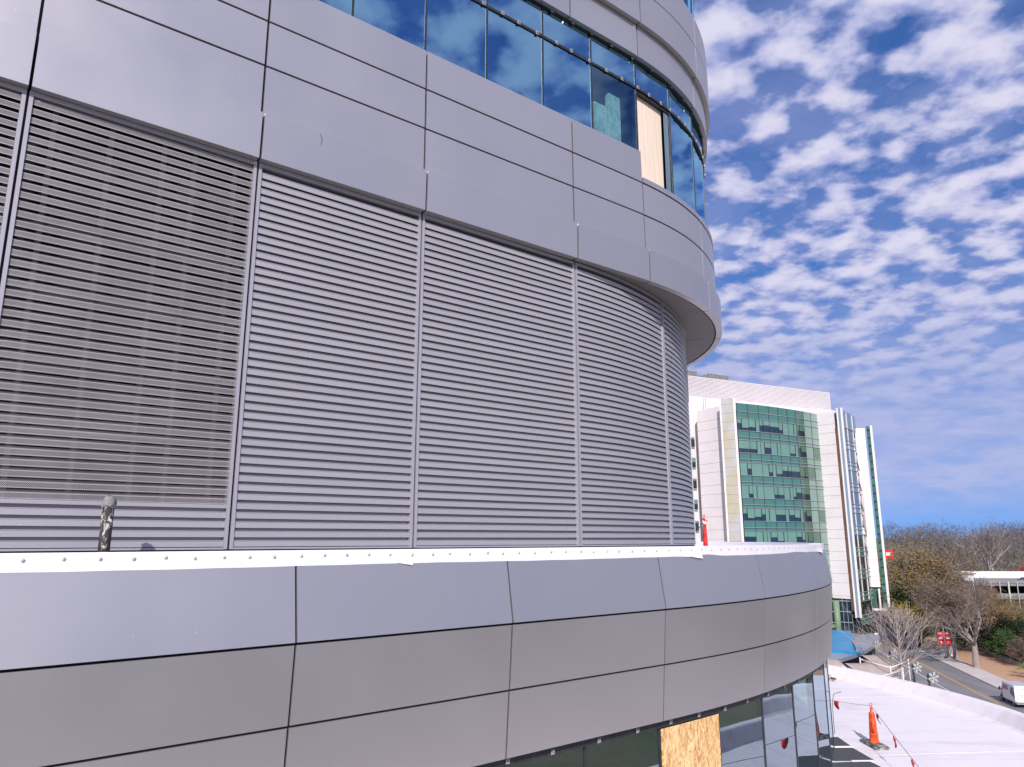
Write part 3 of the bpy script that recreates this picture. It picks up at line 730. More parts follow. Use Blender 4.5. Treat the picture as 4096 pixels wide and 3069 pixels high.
tg = np.gradient(line, axis=0); tg /= np.linalg.norm(tg, axis=1)[:, None]; rn = np.c_[tg[:, 1], -tg[:, 0]]
poly = [tuple(p) for p in line] + [tuple(CW.at(q, -0.35)) for q in np.arange(26, -8.9, -0.6)]
mb = MB(); mb.prism(poly, ZR - 0.3, ZR); part('roof_sheet', mb, 'membrane', low)
mb = MB(); pr = [(-0.06, ZR + 0.0005), (0.02, ZR + 0.05), (0.22, ZR + 0.33), (0.26, ZR + 0.36), (0.42, ZR + 0.37), (0.44, ZR + 0.34), (0.44, ZR - 0.5), (0.0, ZR - 0.5)]
n = len(line)
for i in range(len(pr)):
    a, b_ = pr[i], pr[(i + 1) % len(pr)]
    mb.add([(*(line[j] + rn[j] * a[0]), a[1]) for j in range(n)] + [(*(line[j] + rn[j] * b_[0]), b_[1]) for j in range(n)], [(j + 1, j, n + j, n + j + 1) for j in range(n - 1)], True)
part('parapet', mb, 'membrane', low)
mb = MB()
mb.add([(*(line[j] + rn[j] * 0.40), GND) for j in range(n)] + [(*(line[j] + rn[j] * 0.40), ZR - 0.4) for j in range(n)], [(j, n + j, n + j + 1, j + 1) for j in range(n - 1)], False)
part('outer_wall', mb, 'concrete_pale', low)
for k, (x0, y0, x1, y1) in enumerate(((8.6, 18.9, 13.3, 19.4), (8.4, 25.2, 13.0, 25.6), (8.2, 15.9, 10.8, 15.8))):
    mb = MB(); dd_ = np.array((x1 - x0, y1 - y0)); LL = np.linalg.norm(dd_); mb.box(((x0 + x1) / 2, (y0 + y1) / 2, ZR + 0.003), (LL, 0.05, 0.006), math.atan2(dd_[1], dd_[0])); part('lap_seam', mb, 'seam_grey', low)
# rubber walkway pads with white welded edges, a patch of wrinkled membrane beside them
def pad(cx, cy, lx, ly, rz):
    mb = MB(); mb.box((cx, cy, ZR + 0.012), (lx, ly, 0.024), rz); o = part('walkway_pad', mb, 'walkpad', low)
    return o
pad(7.95, 20.05, 0.95, 0.86, R(-3)); pad(7.92, 18.95, 0.94, 1.02, R(2)); pad(7.68, 17.70, 1.30, 1.16, R(6)); pad(7.2, 16.4, 1.3, 1.16, R(12))
for cx, cy, lx in ((8.05, 19.53, 0.72), (8.1, 18.36, 0.50)):
    mb = MB(); mb.box((cx, cy, ZR + 0.02), (lx, 0.07, 0.03), R(2)); part('pad_edge', mb, 'white_trim', low)

# ------------------------------------------------------------------ small things on the roofs
# tarred vent pipe standing on the ledge before the louvres
pp = CL.at(0.915, 0.52)
pipe = thing('vent_pipe', (pp[0], pp[1], -0.47), 'black tarred vent pipe smeared with white sealant before the perforated louvre', 'pipe')
mb = MB(); mb.tube([(0, 0, 0), (0.002, 0, 0.4), (0.0, 0.003, 0.79)], [0.054, 0.052, 0.053], 16); lpart('pipe_shaft', mb, 'tar_pipe', pipe)
mb = MB(); rg = np.random.default_rng(2)
prf = [(0.001, 0.87), (0.03, 0.875), (0.052, 0.85), (0.062, 0.81), (0.058, 0.775), (0.054, 0.765)]
mb.lathe(prf[::-1], (0.006, 0, 0), 14)
mb.v = [(x + rg.normal() * 0.006, y + rg.normal() * 0.006, z + rg.normal() * 0.008) for x, y, z in mb.v]
lpart('sealant_cap', mb, 'sealant', pipe)

def delineator(loc, label, body_mat, h=0.98, base=True, slim=1.0, rz=0.3, red=False):
    t = thing('delineator_cone', loc, label, 'traffic cone', rz=rz)
    if base:
        mb = MB(); mb.box((0, 0, 0.03), (0.44, 0.44, 0.06)); mb.box((0, 0, 0.072), (0.34, 0.34, 0.024)); lpart('base', mb, 'rubber_dusty', t)
    H = h - 0.02; r = slim
    mb = MB(); mb.lathe([(0.115 * r, 0.085), (0.11 * r, 0.10), (0.098 * r, 0.26), (0.103 * r, 0.262), (0.10 * r, 0.285), (0.085 * r, 0.50), (0.088 * r, 0.502), (0.085 * r, 0.53), (0.07 * r, 0.74), (0.073 * r, 0.742), (0.066 * r, 0.77), (0.034 * r, 0.80), (0.028 * r, 0.86), (0.028 * r, 0.90)], n=20)
    mb.v = [(x, y, z * H / 0.98) for x, y, z in mb.v]; bo = lpart('body', mb, body_mat, t)
    mb = MB(); z = 0.93 * H / 0.98
    mb.tube([(0.030 * math.cos(a), 0, z + 0.03 + 0.036 * math.sin(a)) for a in np.linspace(-1.4, 4.54, 15)], 0.010, 6); lpart('handle', mb, body_mat, t)
    return t
cone = delineator((9.04, 19.72, ZR), 'orange delineator cone with dusty black base on the white roof', 'cone_orange', 1.0, rz=0.03)
for c_ in list(cone.children):
    if c_.name.startswith('base'): c_.scale = (0.85, 1.75, 1)
c4 = delineator((6.20, 24.0, -0.47), 'red delineator post with white band standing behind the white flap', 'cone_red', 1.24, slim=0.72)
mb = MB(); mb.lathe([(0.070, 0.93), (0.066, 1.01)], n=16); lpart('reflective_band', mb, 'white_trim', c4)
mb = MB(); mb.box((0.05, 0.0, 1.03), (0.10, 0.06, 0.035)); mb.box((-0.03, 0.0, 1.09), (0.09, 0.08, 0.06)); mb.box((0.03, 0, 1.0), (0.05, 0.09, 0.05)); lpart('tied_knot', mb, 'cone_red', c4)

def rope(name, pts, label, sag, flags, rad=0.006, seed=1):
    """a rope hung between points, with small half-round flags"""
    path = []
    for a, b_ in zip(pts[:-1], pts[1:]):
        a = Vector(a); b_ = Vector(b_)
        for i in range(13):
            u = i / 12
            if path and i == 0: continue
            p = a.lerp(b_, u); p.z -= sag * 4 * u * (1 - u); path.append(p)
    t = thing(name, (path[0].x, path[0].y, path[0].z), label, 'flag rope')
    mb = MB(); mb.tube(path, rad, 5); part('cord', mb, 'rope_dark', t)
    rg = random.Random(seed); L = len(path) - 1
    for u in flags:
        k = u * L; i = min(int(k), L - 1); p = path[i].lerp(path[i + 1], k - i); d = (path[i + 1] - path[i]).normalized()
        nrm = Vector((d.y, -d.x, 0)).normalized(); mb = MB(); w = 0.11; hh = 0.21; tw = rg.uniform(-0.9, 0.9)
        vs = []
        for r_ in range(5):
            v = r_ / 4; ww = w * (1 - 0.15 * v) if r_ < 3 else w * (0.78 if r_ == 3 else 0.35)
            off = nrm * (0.05 * tw * v + 0.02 * math.sin(v * 5 + tw))
            for s_ in (-1, -0.33, 0.33, 1):
                vs.append(p + d * (ww * s_) + off + nrm * (0.012 * math.sin(s_ * 3 + tw)) - Vector((0, 0, hh * v + 0.004)))
        mb.add(vs, [(a * 4 + c, a * 4 + c + 1, a * 4 + c + 5, a * 4 + c + 4) for a in range(4) for c in range(3)], True)
        fl = part('flag', mb, 'flag_red', t); so = fl.modifiers.new('t', 'SOLIDIFY'); so.thickness = 0.003
    return t
rope('flag_rope', [(9.04, 19.72, ZR + 0.93), (7.55, 12.6, ZR + 0.03)], 'dark rope with red flags running from the orange cone towards the viewer', 0.02, (0.08, 0.27, 0.44, 0.60, 0.8))
rope('flag_rope', [(8.3, 24.0, ZR + 0.55), (9.04, 19.72, ZR + 0.93)], 'thin rope with one red flag between the drum edge and the orange cone', 0.06, (0.66,), 0.004, 3)
rope('guy_rope', [(6.20, 24.0, 0.55), (5.55, 23.4, 0.0)], 'short dark rope slanting from the red delineator', 0.02, (), 0.012, 5)
mb = MB(); mb.tube([(8.55, 20.9, ZR + 0.40), (8.56, 20.9, ZR + 0.75), (8.60, 20.88, ZR + 0.98), (8.72, 20.86, ZR + 1.03), (8.80, 20.85, ZR + 1.05)], 0.008, 5)
mb.box((8.55, 20.9, ZR + 0.2), (0.012, 0.012, 0.4)); 
tag(link('wire_hook', mb.mesh('wire_hook', 'rope_dark', (8.55, 20.9, ZR)), None, (8.55, 20.9, ZR)), 'bent dark wire standing on the white roof beside the drum', 'wire')
# tuft of dry leaves caught in the roof corner
mb = MB(); rg = np.random.default_rng(8)
for i in range(60):
    c = np.array((11.55, 28.6, ZR + 0.02)) + rg.normal(size=3) * (0.35, 0.25, 0.03); c[2] = max(c[2], ZR + 0.01); a = rg.normal(size=3) * 0.07; b_ = rg.normal(size=3) * 0.05
    mb.add([c - a, c + b_, c + a], [(0, 1, 2)])
tag(link('leaves', mb.mesh('leaves', 'leaf_ochre', (11.55, 28.6, ZR)), None, (11.55, 28.6, ZR)), 'dry brown leaves caught against the far parapet corner', 'leaves', kind='stuff')

# ------------------------------------------------------------------ the white medical building
med = thing('white_office_building', (60.0, 160.0, GND), 'tall white office building with green curtain wall behind the grey drum', 'building')
def V2(*a): return np.array(a, float)
main = [V2(22, 145.8), V2(76.6, 171.0), V2(64.6, 197), V2(10, 172)]
mb = MB(); mb.prism(main, GND, 29.7); part('main_block', mb, 'white_clad', med)
pent = [V2(26, 149.9), V2(77.4, 175.0), V2(67, 196), V2(14, 171)]
mb = MB(); mb.prism([p + V2(0.5, 0) if i in (0,) else p for i, p in enumerate(pent)], 29.7, 34.8)
ph = part('penthouse', mb, 'white_rib', med)
d_ = (pent[1] - pent[0]); d_ /= np.linalg.norm(d_); n_ = V2(d_[1], -d_[0])
mb = MB()
for i in range(16):
    z = 30.2 + i * 0.29; mb.wall(pent[0] + V2(0.6, 0) + n_ * 0.06, pent[1] + n_ * 0.06 - d_ * 0.2, z, z + 0.17, 0.055)
o = part('ribbing', mb, 'white_rib', med); o['kind'] = 'stuff'
for u, w, h in ((0.16, 3.0, 1.8), (0.30, 5.4, 2.4), (0.46, 5.6, 2.3), (0.56, 1.6, 1.0)):
    c = pent[0] + d_ * (u * 57) - n_ * 6; mb = MB(); mb.box((*c, 34.8 + h / 2), (w, 4, h), math.atan2(d_[1], d_[0])); un = part('rooftop_unit', mb, 'unit_grey', med)
    mb = MB()
    for i in range(7): mb.box((*(c + n_ * 2.03), 34.95 + i * h / 7.2), (w * 0.96, 0.1, 0.07), math.atan2(d_[1], d_[0]))
    o = part('grille', mb, 'concrete_grey', un); o['kind'] = 'stuff'
# small windows on the main block's left
md = main[1] - main[0]; md /= np.linalg.norm(md); mn = V2(md[1], -md[0])
for f in range(8):
    z = 18.9 - 4.33 * f
    for u in (8.8, 13.2, 16.35):
        c0 = main[0] + md * u; mb = MB(); mb.wall(c0 + mn * 0.05, c0 + md * 1.75 + mn * 0.05, z, z + 2.0, 0.04); wnd = part('window', mb, 'window_dark', med)
        for zz_, hh_ in ((z - 0.42, 0.34), (z + 1.1, 0.85) if (f + int(u)) % 2 else (z + 1.6, 0.35)):
            mb = MB(); mb.wall(c0 + md * 0.1 + mn * 0.08, c0 + md * 1.65 + mn * 0.08, zz_, zz_ + hh_, 0.02); part('pane', mb, 'blind_green', wnd)
        mb = MB(); mb.wall(c0 + md * 0.42 + mn * 0.09, c0 + md * 0.52 + mn * 0.09, z, z + 2.0, 0.03); part('bar', mb, 'mullion_dark', wnd)
# left wing with stone courses, built forward of the main block
a = V2(38.4, 150.0); b_ = V2(42.2, 143.1); c_ = V2(44.0, 141.2); e_ = V2(65.1, 154.5); f_ = V2(67.5, 151.6)
mb = MB(); mb.prism([a, b_, V2(44.6, 142.4), V2(66, 155.6), V2(64, 166), V2(41, 155)], -11.8, 26.0); part('wing', mb, 'white_clad', med)
def courses(p, q, z_lo, z_hi, steps, t=0.05):
    z = z_hi; i = 0
    while z > z_lo:
        h = steps[i % len(steps)]; z1 = max(z - h, z_lo)
        mb = MB(); mb.wall(p, q, z1 + 0.03, z - 0.03, t); part('stone_panel', mb, 'white_clad', med); z = z1; i += 1
dn = (b_ - a) / np.linalg.norm(b_ - a); nn = V2(dn[1], -dn[0])
courses(a + nn * 0.06, b_ + nn * 0.06, -11.8, 26.0, (2.55, 1.8))
# projecting fin of yellowed glass with white edges
fa, fb = V2(40.75, 141.5), V2(43.15, 140.6)
mb = MB(); mb.wall(fa, fb, -12.5, 26.9, 0.18); fin = part('glass_fin', mb, 'fin_glass_yellow', med)
fd = (fb - fa) / np.linalg.norm(fb - fa); fn = V2(fd[1], -fd[0])
for z in np.arange(-11, 26, 1.75):
    mb = MB(); mb.wall(fa + fd * 0.2 + fn * 0.05, fb + fn * 0.05, z, z + 0.10, 0.04); part('rail', mb, 'leaf_ochre' if False else 'fin_glass_yellow', fin)
mb = MB(); mb.wall(fa + fn * 0.06 - fd * 0.02, fa + fd * 0.30 + fn * 0.06, -12.5, 26.95, 0.06); part('edge_trim', mb, 'white_clad', fin)
mb = MB(); mb.wall(fb + fn * 0.10, fb + fd * 0.42 + fn * 0.10, -12.5, 26.8, 0.20); part('edge_trim', mb, 'white_clad', fin)
# green curtain wall on a shallow arc
def arc_pts(p, m, q, n):
    """points on the circle through p, m, q"""
    A = np.array([[2 * (m - p)[0], 2 * (m - p)[1]], [2 * (q - p)[0], 2 * (q - p)[1]]]); B = np.array([m @ m - p @ p, q @ q - p @ p])
    c = np.linalg.solve(A, B); r = np.linalg.norm(p - c); a0 = math.atan2(*(p - c)[::-1]); a1 = math.atan2(*(q - c)[::-1])
    if a1 - a0 > math.pi: a1 -= 2 * math.pi
    if a1 - a0 < -math.pi: a1 += 2 * math.pi
    return [c + r * V2(math.cos(t), math.sin(t)) for t in np.linspace(a0, a1, n)]
NC = 9
cw_ = arc_pts(V2(43.75, 140.75), V2(54.7, 146.6), e_ + V2(0, -0.15), NC + 1)
rg = random.Random(12)
def lerp(p, q, t): return p + (q - p) * t
def mullion(p, q, z0, z1, mat='mullion_pale', t=0.12, o=0.1, name='mullion'):
    d = (q - p) / np.linalg.norm(q - p); n = V2(d[1], -d[0]); mb = MB(); mb.wall(p + n * o, q + n * o, z0, z1, t); part(name, mb, mat, med)
floors = [20.56 - 4.33 * k for k in range(8)]
for i in range(NC):
    p, q = cw_[i], cw_[i + 1]; d = q - p; L = np.linalg.norm(d); dd_ = d / L; far = i >= NC - 2
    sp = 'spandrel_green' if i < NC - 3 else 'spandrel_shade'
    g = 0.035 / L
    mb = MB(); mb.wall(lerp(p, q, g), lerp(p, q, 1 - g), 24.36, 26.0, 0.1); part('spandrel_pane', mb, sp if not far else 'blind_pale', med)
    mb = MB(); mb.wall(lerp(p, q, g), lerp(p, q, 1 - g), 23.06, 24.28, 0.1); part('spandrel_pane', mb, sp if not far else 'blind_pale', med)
    for k, z in enumerate(floors):
        # window row: a wide and a narrow light, blinds drawn to different heights
        if not far:
            cut = 0.64 if (i + k // 2) % 2 else 0.36
            segs = ((0.0, 1.0),) if (i * 3 + k) % 4 == 1 else ((0.0, cut), (cut, 1.0))
            for (u0, u1) in segs:
                mb = MB(); mb.wall(lerp(p, q, u0 + g), lerp(p, q, u1 - g), z + 0.04, z + 2.42, 0.1); w_ = part('window_pane', mb, 'window_dark', med)
                drop = rg.choice((0.0, 0.0, 0.0, 0.0, 0.25, 0.35, 0.55, 0.6)) if i < NC - 3 else rg.choice((0.2, 0.5, 0.8))
                if drop < 0.98:
                    n = V2(dd_[1], -dd_[0]) * 0.025
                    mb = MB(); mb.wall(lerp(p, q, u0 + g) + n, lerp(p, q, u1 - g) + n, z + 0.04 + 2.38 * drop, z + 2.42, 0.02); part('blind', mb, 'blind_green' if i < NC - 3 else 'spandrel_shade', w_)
                if u1 < 1: mullion(lerp(p, q, u1 - 0.06 / L), lerp(p, q, u1 + 0.06 / L), z, z + 2.46, 'mullion_dark')
        else:
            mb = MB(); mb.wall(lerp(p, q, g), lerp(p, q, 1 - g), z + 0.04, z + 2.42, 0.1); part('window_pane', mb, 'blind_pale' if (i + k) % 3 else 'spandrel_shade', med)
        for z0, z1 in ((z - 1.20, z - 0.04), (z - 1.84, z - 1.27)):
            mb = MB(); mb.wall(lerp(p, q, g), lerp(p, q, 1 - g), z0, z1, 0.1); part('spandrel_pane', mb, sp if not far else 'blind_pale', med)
        for z0 in (z - 0.03, z - 1.26, z - 1.88): mullion(p, q, z0, z0 + 0.10, o=0.13, name='transom')
    for z0 in (24.29, 22.98): mullion(p, q, z0, z0 + 0.09, o=0.13, name='transom')
for i, p in enumerate(cw_[:-1]):
    q = cw_[i + 1]; dd_ = (q - p) / np.linalg.norm(q - p); mullion(p - dd_ * 0.04, p + dd_ * 0.04, -12.0, 26.0, 'mullion_dark', 0.1, 0.06)
# white pier right of it, fin with rusted flank, curved glass corner
dn = (f_ - e_) / np.linalg.norm(f_ - e_); nn = V2(dn[1], -dn[0])
mb = MB(); mb.prism([e_, f_, f_ - nn * 7, e_ - nn * 7], -11.8, 26.2); part('pier', mb, 'white_clad', med)
courses(e_ + nn * 0.06, f_ + nn * 0.06, -11.8, 26.1, (2.55, 1.8))
ga, gb = V2(67.55, 150.4), V2(68.45, 149.95)
mb = MB(); mb.wall(ga, gb, -15.2, 26.6, 0.3); fin2 = part('glass_fin', mb, 'fin_glass_pale', med)
mb = MB(); mb.wall(f_ + V2(-0.05, -0.25), ga + V2(-0.02, -0.02), -14.0, 22.8, 0.2); part('rusted_strip', mb, 'rust_strip', fin2)
mb = MB(); mb.wall(ga + V2(-0.03, -0.06), ga + V2(0.22, -0.26), -15.2, 26.65, 0.06); part('edge_trim', mb, 'white_clad', fin2)
mb = MB(); mb.wall(gb + V2(-0.2, 0.10), gb + V2(0.12, -0.16), -15.2, 26.65, 0.06); part('edge_trim', mb, 'white_clad', fin2)
corner = arc_pts(V2(68.6, 150.2), V2(73.8, 156.4), V2(77.3, 163.6), 9)
mb = MB(); mb.prism([V2(66.5, 156)] + [p - V2(0.5, -0.3) for p in corner] + [V2(74, 168)], GND, 22.6); part('corner_core', mb, 'window_dark', med)
mb = MB(); mb.prism([V2(66.5, 156)] + [p for p in corner] + [V2(74, 168)], 22.6, 26.0); part('corner_cap', mb, 'fin_glass_pale', med)
for i in range(8):
    p, q = corner[i], corner[i + 1]
    for k in range(-9, 6):
        z = 20.56 - 4.33 * (k + 0) - 0
        pass
    for k, z in enumerate([22.5 - 4.33 * j for j in range(11)]):
        g = 0.04
        upper = z > 2
        if upper and i >= 3: continue          # open balcony bays above
        m1 = 'fin_glass_blue' if upper else 'corner_glass_dark'; m2 = 'fin_glass_pale' if upper else 'corner_glass_green'
        mb = MB(); mb.wall(lerp(p, q, g), lerp(p, q, 1 - g), max(z - 2.6, GND), z - 0.08, 0.1); part('window_pane', mb, m1, med)
        if z - 4.2 > GND:
            mb = MB(); mb.wall(lerp(p, q, g), lerp(p, q, 1 - g), z - 4.25, z - 2.68, 0.1); part('spandrel_pane', mb, m2, med)
        for z0 in (z - 0.06, z - 2.66, z - 3.4): 
            if z0 > GND: mullion(p, q, z0, z0 + 0.12, o=0.14, name='transom')
for i in (0, 1, 3, 8):
    p = corner[i]; q = corner[min(i + 1, 8)] if i < 8 else p + (corner[8] - corner[7]); dd_ = (q - p) / np.linalg.norm(q - p)
    mullion(p - dd_ * 0.1, p + dd_ * 0.1, -12.0, 25.8, 'white_clad', 0.15, 0.12, 'edge_trim')
# balcony slabs, rails and slanting braces in the open bays
for k in range(5):
    z = 18.2 - 4.33 * k; mb = MB(); mb.prism([corner[3] - V2(0.2, 0), corner[4], corner[5], corner[6], corner[7], corner[8] - V2(0.2, 0), V2(74, 164)], z - 0.25, z); part('balcony_slab', mb, 'white_clad', med)
    mb = MB(); mb.tube([(*corner[5], z - 4.0), (*(corner[3]), z - 0.3)], 0.14, 6); part('brace', mb, 'white_clad', med)
mb = MB(); mb.wall(corner[4] + V2(0.05, 0), corner[7] + V2(0.05, 0), 0.3, 2.2, 0.3); part('balcony_front', mb, 'white_clad', med)
for i in (5, 7):
    mb = MB(); mb.tube([(*corner[i], 0.3), (*corner[i], 22.6)], 0.22, 8); part('balcony_post', mb, 'white_clad', med)
# second white pier and its green-edged fin
h0, h1 = V2(76.1, 163.4), V2(79.3, 163.2)
mb = MB(); mb.prism([h0, h1, h1 + V2(0.5, 9), h0 + V2(0, 9)], -10.2, 24.3); part('pier', mb, 'white_clad', med)
courses(h0 + V2(0, -0.06), h0 + V2(1.9, -0.17), -10.2, 24.2, (2.55, 1.8)); courses(h0 + V2(2.0, -0.17), h1 + V2(0, -0.06), -10.2, 24.2, (2.55, 1.8))
k0, k1 = V2(79.25, 162.3), V2(79.85, 161.9)
mb = MB(); mb.wall(k0, k1, -14.0, 24.6, 0.25); fin3 = part('glass_fin', mb, 'corner_glass_green', med)
mb = MB(); mb.wall(k1 + V2(0.0, -0.05), k1 + V2(0.42, -0.25), -14.2, 24.7, 0.2); part('edge_trim', mb, 'white_clad', fin3)
for z in np.arange(-13, 24, 1.75):
    mb = MB(); mb.box((*((k0 + k1) / 2 + V2(0, -0.1)), z), (0.35, 0.2, 0.3)); part('bracket', mb, 'mullion_dark', fin3)
mb = MB(); mb.prism([h0 + V2(0.2, 0.6), h1 + V2(0, 0.6), h1 + V2(0, 6), h0 + V2(0, 6)], -14.6, -10.25); part('recess_glass', mb, 'corner_glass_green', med)
mb = MB(); mb.box((78.1, 163.0, -14.8), (3.4, 0.4, 0.45)); mb.box((78.7, 162.9, -12.6), (0.35, 0.35, 4.2)); part('recess_frame', mb, 'white_clad', med)
# glazed base under the white pier, with a pale column behind the glass
base = [V2(50, 147.5), V2(66.0, 153.2), V2(68.6, 151.4)]
mb = MB(); mb.prism([V2(50, 147.8), V2(66.0, 153.5), V2(68.4, 151.9), V2(70, 160), V2(50, 158)], GND, -11.85); part('base_core', mb, 'window_dark', med)
for p, q in zip(base[:-1], base[1:]):
    for k in range(5):
        z = -12.3 - 2.05 * k
        if z > GND + 0.3: mullion(p, q, z, z + 0.16, o=0.12, name='transom')
    for u in (0.15, 0.4, 0.65, 0.86): 
        pt = lerp(p, q, u); dd_ = (q - p) / np.linalg.norm(q - p); mullion(pt - dd_ * 0.04, pt + dd_ * 0.04, GND, -11.9, 'mullion_pale', 0.1, 0.08)
mb = MB(); mb.tube([(64.9, 152.55, GND), (64.9, 152.55, -12.1)], 0.62, 14); part('column', mb, 'column_green', med)
mb = MB(); mb.box((62.4, 151.9, -17.0), (4.6, 0.3, 0.6), 0.34); part('beam', mb, 'column_green', med)
# flue and tank on the roof
mb = MB(); mb.tube([(72.3, 163, 26.0), (72.3, 163, 27.9)], 0.55, 10); part('flue', mb, 'white_clad', med)
mb = MB(); mb.box((74.6, 164.5, 26.3), (3.2, 3, 1.0)); part('roof_hatch', mb, 'white_clad', med)
for u in (3.2, 4.6): mb = MB(); mb.tube([(38.6 + u * 0.3, 149.5 - u * 0.2, 26.0), (38.6 + u * 0.3, 149.5 - u * 0.2, 28.6)], 0.06, 5); part('aerial', mb, 'unit_grey', med)
# entrance canopy: a sweeping metal brim, a bright blue roof wedge over it
cz = -18.0
out_c = [V2(40, 107), V2(47.2, 115.3), V2(54.7, 123.0), V2(60.3, 130.0), V2(66.6, 139.8), V2(69.8, 145.6)]
in_c = [V2(36, 118), V2(44.0, 121.8), V2(51.4, 127.6), V2(57.2, 133.6), V2(64.0, 142.6), V2(68.6, 146.6)]
Po, Pi = np.array(out_c), np.array(in_c); tt = np.linspace(0, 5, 31); oo = [cat(Po, t) for t in tt]; ii = [cat(Pi, t) for t in tt]
mb = MB(); mb.prism([tuple(p) for p in oo] + [tuple(p) for p in ii[::-1]], [cz - 0.55] * 31 + [cz - 0.1] * 31, [cz] * 31 + [cz + 0.35] * 31)
part('canopy_brim', mb, 'canopy_metal', med)
mb = MB(); mb.prism([tuple(p) for p in ii] + [(66.5, 150), (50, 146), (34, 140)], cz - 0.6, cz - 0.05); part('canopy_roof', mb, 'concrete_grey', med)
mb = MB(); mb.prism([V2(40, 124), V2(55.8, 123.2), V2(62.0, 140.5), V2(60.2, 141.2), V2(40, 141)], [cz + 0.05] * 2 + [cz + 0.1] * 3, [cz + 0.4, cz + 0.4, cz + 1.5, cz + 1.5, cz + 1.5]); part('canopy_wedge', mb, 'canopy_blue', med)
mb = MB(); mb.wall(V2(55.9, 123.1), V2(62.4, 140.6), cz + 0.1, cz + 1.0, 0.9); part('wedge_edge', mb, 'canopy_metal', med)

# ------------------------------------------------------------------ street furniture
def shade_sail(loc, rz, label, w=6.5, dpt=4.6, h=3.3):
    t = thing('shade_canopy', loc, label, 'canopy', 'shade canopies in the forecourt', rz)
    for x, y, k in ((-w / 2, -dpt / 2, h - 0.3), (w / 2, -dpt / 2, h), (w / 2, dpt / 2, h - 0.2), (-w / 2, dpt / 2, h + 0.3)):
        mb = MB(); mb.tube([(x, y, 0), (x, y, k + 0.3)], 0.08, 8); lpart('post', mb, 'white_clad', t)
    for a, b_ in (((-w / 2, -dpt / 2, h - 0.3), (w / 2, -dpt / 2, h)), ((-w / 2, dpt / 2, h + 0.3), (w / 2, dpt / 2, h - 0.2)), ((-w / 2, -dpt / 2, h - 0.3), (-w / 2, dpt / 2, h + 0.3))):
        mb = MB(); mb.tube([a, b_], 0.07, 8); lpart('beam', mb, 'white_clad', t)
    N = 8; mb = MB(); vs = []
    for j in range(N + 1):
        for i in range(N + 1):
            u, v = i / N, j / N
            z = (1 - u) * (1 - v) * (h - 1.6) + u * (1 - v) * (h - 0.9) + u * v * (h + 0.5) + (1 - u) * v * (h + 0.9) - 0.45 * math.sin(math.pi * u) * math.sin(math.pi * v)
            ins = 0.35 * (math.sin(math.pi * u) + math.sin(math.pi * v))
            x = (u - 0.5) * (w - 0.4); y = (v - 0.5) * (dpt - 0.4); x *= 1 - 0.16 * math.sin(math.pi * v); y *= 1 - 0.16 * math.sin(math.pi * u)
            vs.append((x, y, z))
    mb.add(vs, [(j * (N + 1) + i, j * (N + 1) + i + 1, (j + 1) * (N + 1) + i + 1, (j + 1) * (N + 1) + i) for j in range(N) for i in range(N)], True)
    s_ = lpart('sail', mb, 'sail_cloth', t); so = s_.modifiers.new('t', 'SOLIDIFY'); so.thickness = 0.03
    return t
shade_sail((49.6, 106.6, GND), 0.55, 'grey fabric shade canopy on white posts nearest the white roof parapet')
shade_sail((54.0, 112.2, GND), 0.7, 'grey fabric shade canopy on white posts behind the bare tree trunk', 6.0, 4.2, 3.6)
shade_sail((45.6, 109.5, GND), 0.35, 'grey fabric shade canopy on white posts under the blue brim', 5.0, 3.6, 3.5)

def snowflake_post(loc, zc, label):
    t = thing('snowflake_lamp_post', loc, label, 'lamp post', 'lamp posts with snowflakes')
    hz = zc - loc[2]
    mb = MB(); mb.tube([(0, 0, 0), (0, 0, hz + 0.5)], 0.09, 8); lpart('post', mb, 'garland_dark', t)
    mb = MB(); rg = np.random.default_rng(3)
    for i in range(260):
        z = rg.uniform(0.4, hz + 0.4); a = rg.uniform(0, 6.28); c = np.array((0.12 * math.cos(a + z * 3), 0.12 * math.sin(a + z * 3), z)); u = rg.normal(size=3) * 0.06; v = rg.normal(size=3) * 0.06
        mb.add([c - u, c + v, c + u], [(0, 1, 2)])
    lpart('garland', mb, 'leaf_dark', t)
    mb = MB(); cx, cy, c_z = 0.55, -0.12, hz
    for k in range(6):
        a = k * math.pi / 3 + 0.26; ux, uz = math.cos(a), math.sin(a)
        mb.tube([(cx, cy, c_z), (cx + ux * 0.72, cy, c_z + uz * 0.72)], 0.024, 5)
        for rr_ in (0.30, 0.5):
            for s_ in (-1, 1):
                a2 = a + s_ * 0.85
                mb.tube([(cx + ux * rr_, cy, c_z + uz * rr_), (cx + ux * rr_ + math.cos(a2) * 0.22, cy, c_z + uz * rr_ + math.sin(a2) * 0.22)], 0.02, 5)
    lpart('snowflake', mb, 'white_trim', t)
    return t
for (x, y, z), lab in (((52.0, 97.0, -16.95), 'post with white snowflake beside the road edge line'), ((55.35, 107.0, -17.4), 'post with white snowflake at the bare tree, low on its road side'),
                       ((58.75, 120.0, -17.6), 'post with white snowflake in the middle of the bare tree'), ((62.95, 134.0, -18.0), 'post with white snowflake below the end of the metal brim')):
    snowflake_post((x, y, GND), z, lab)

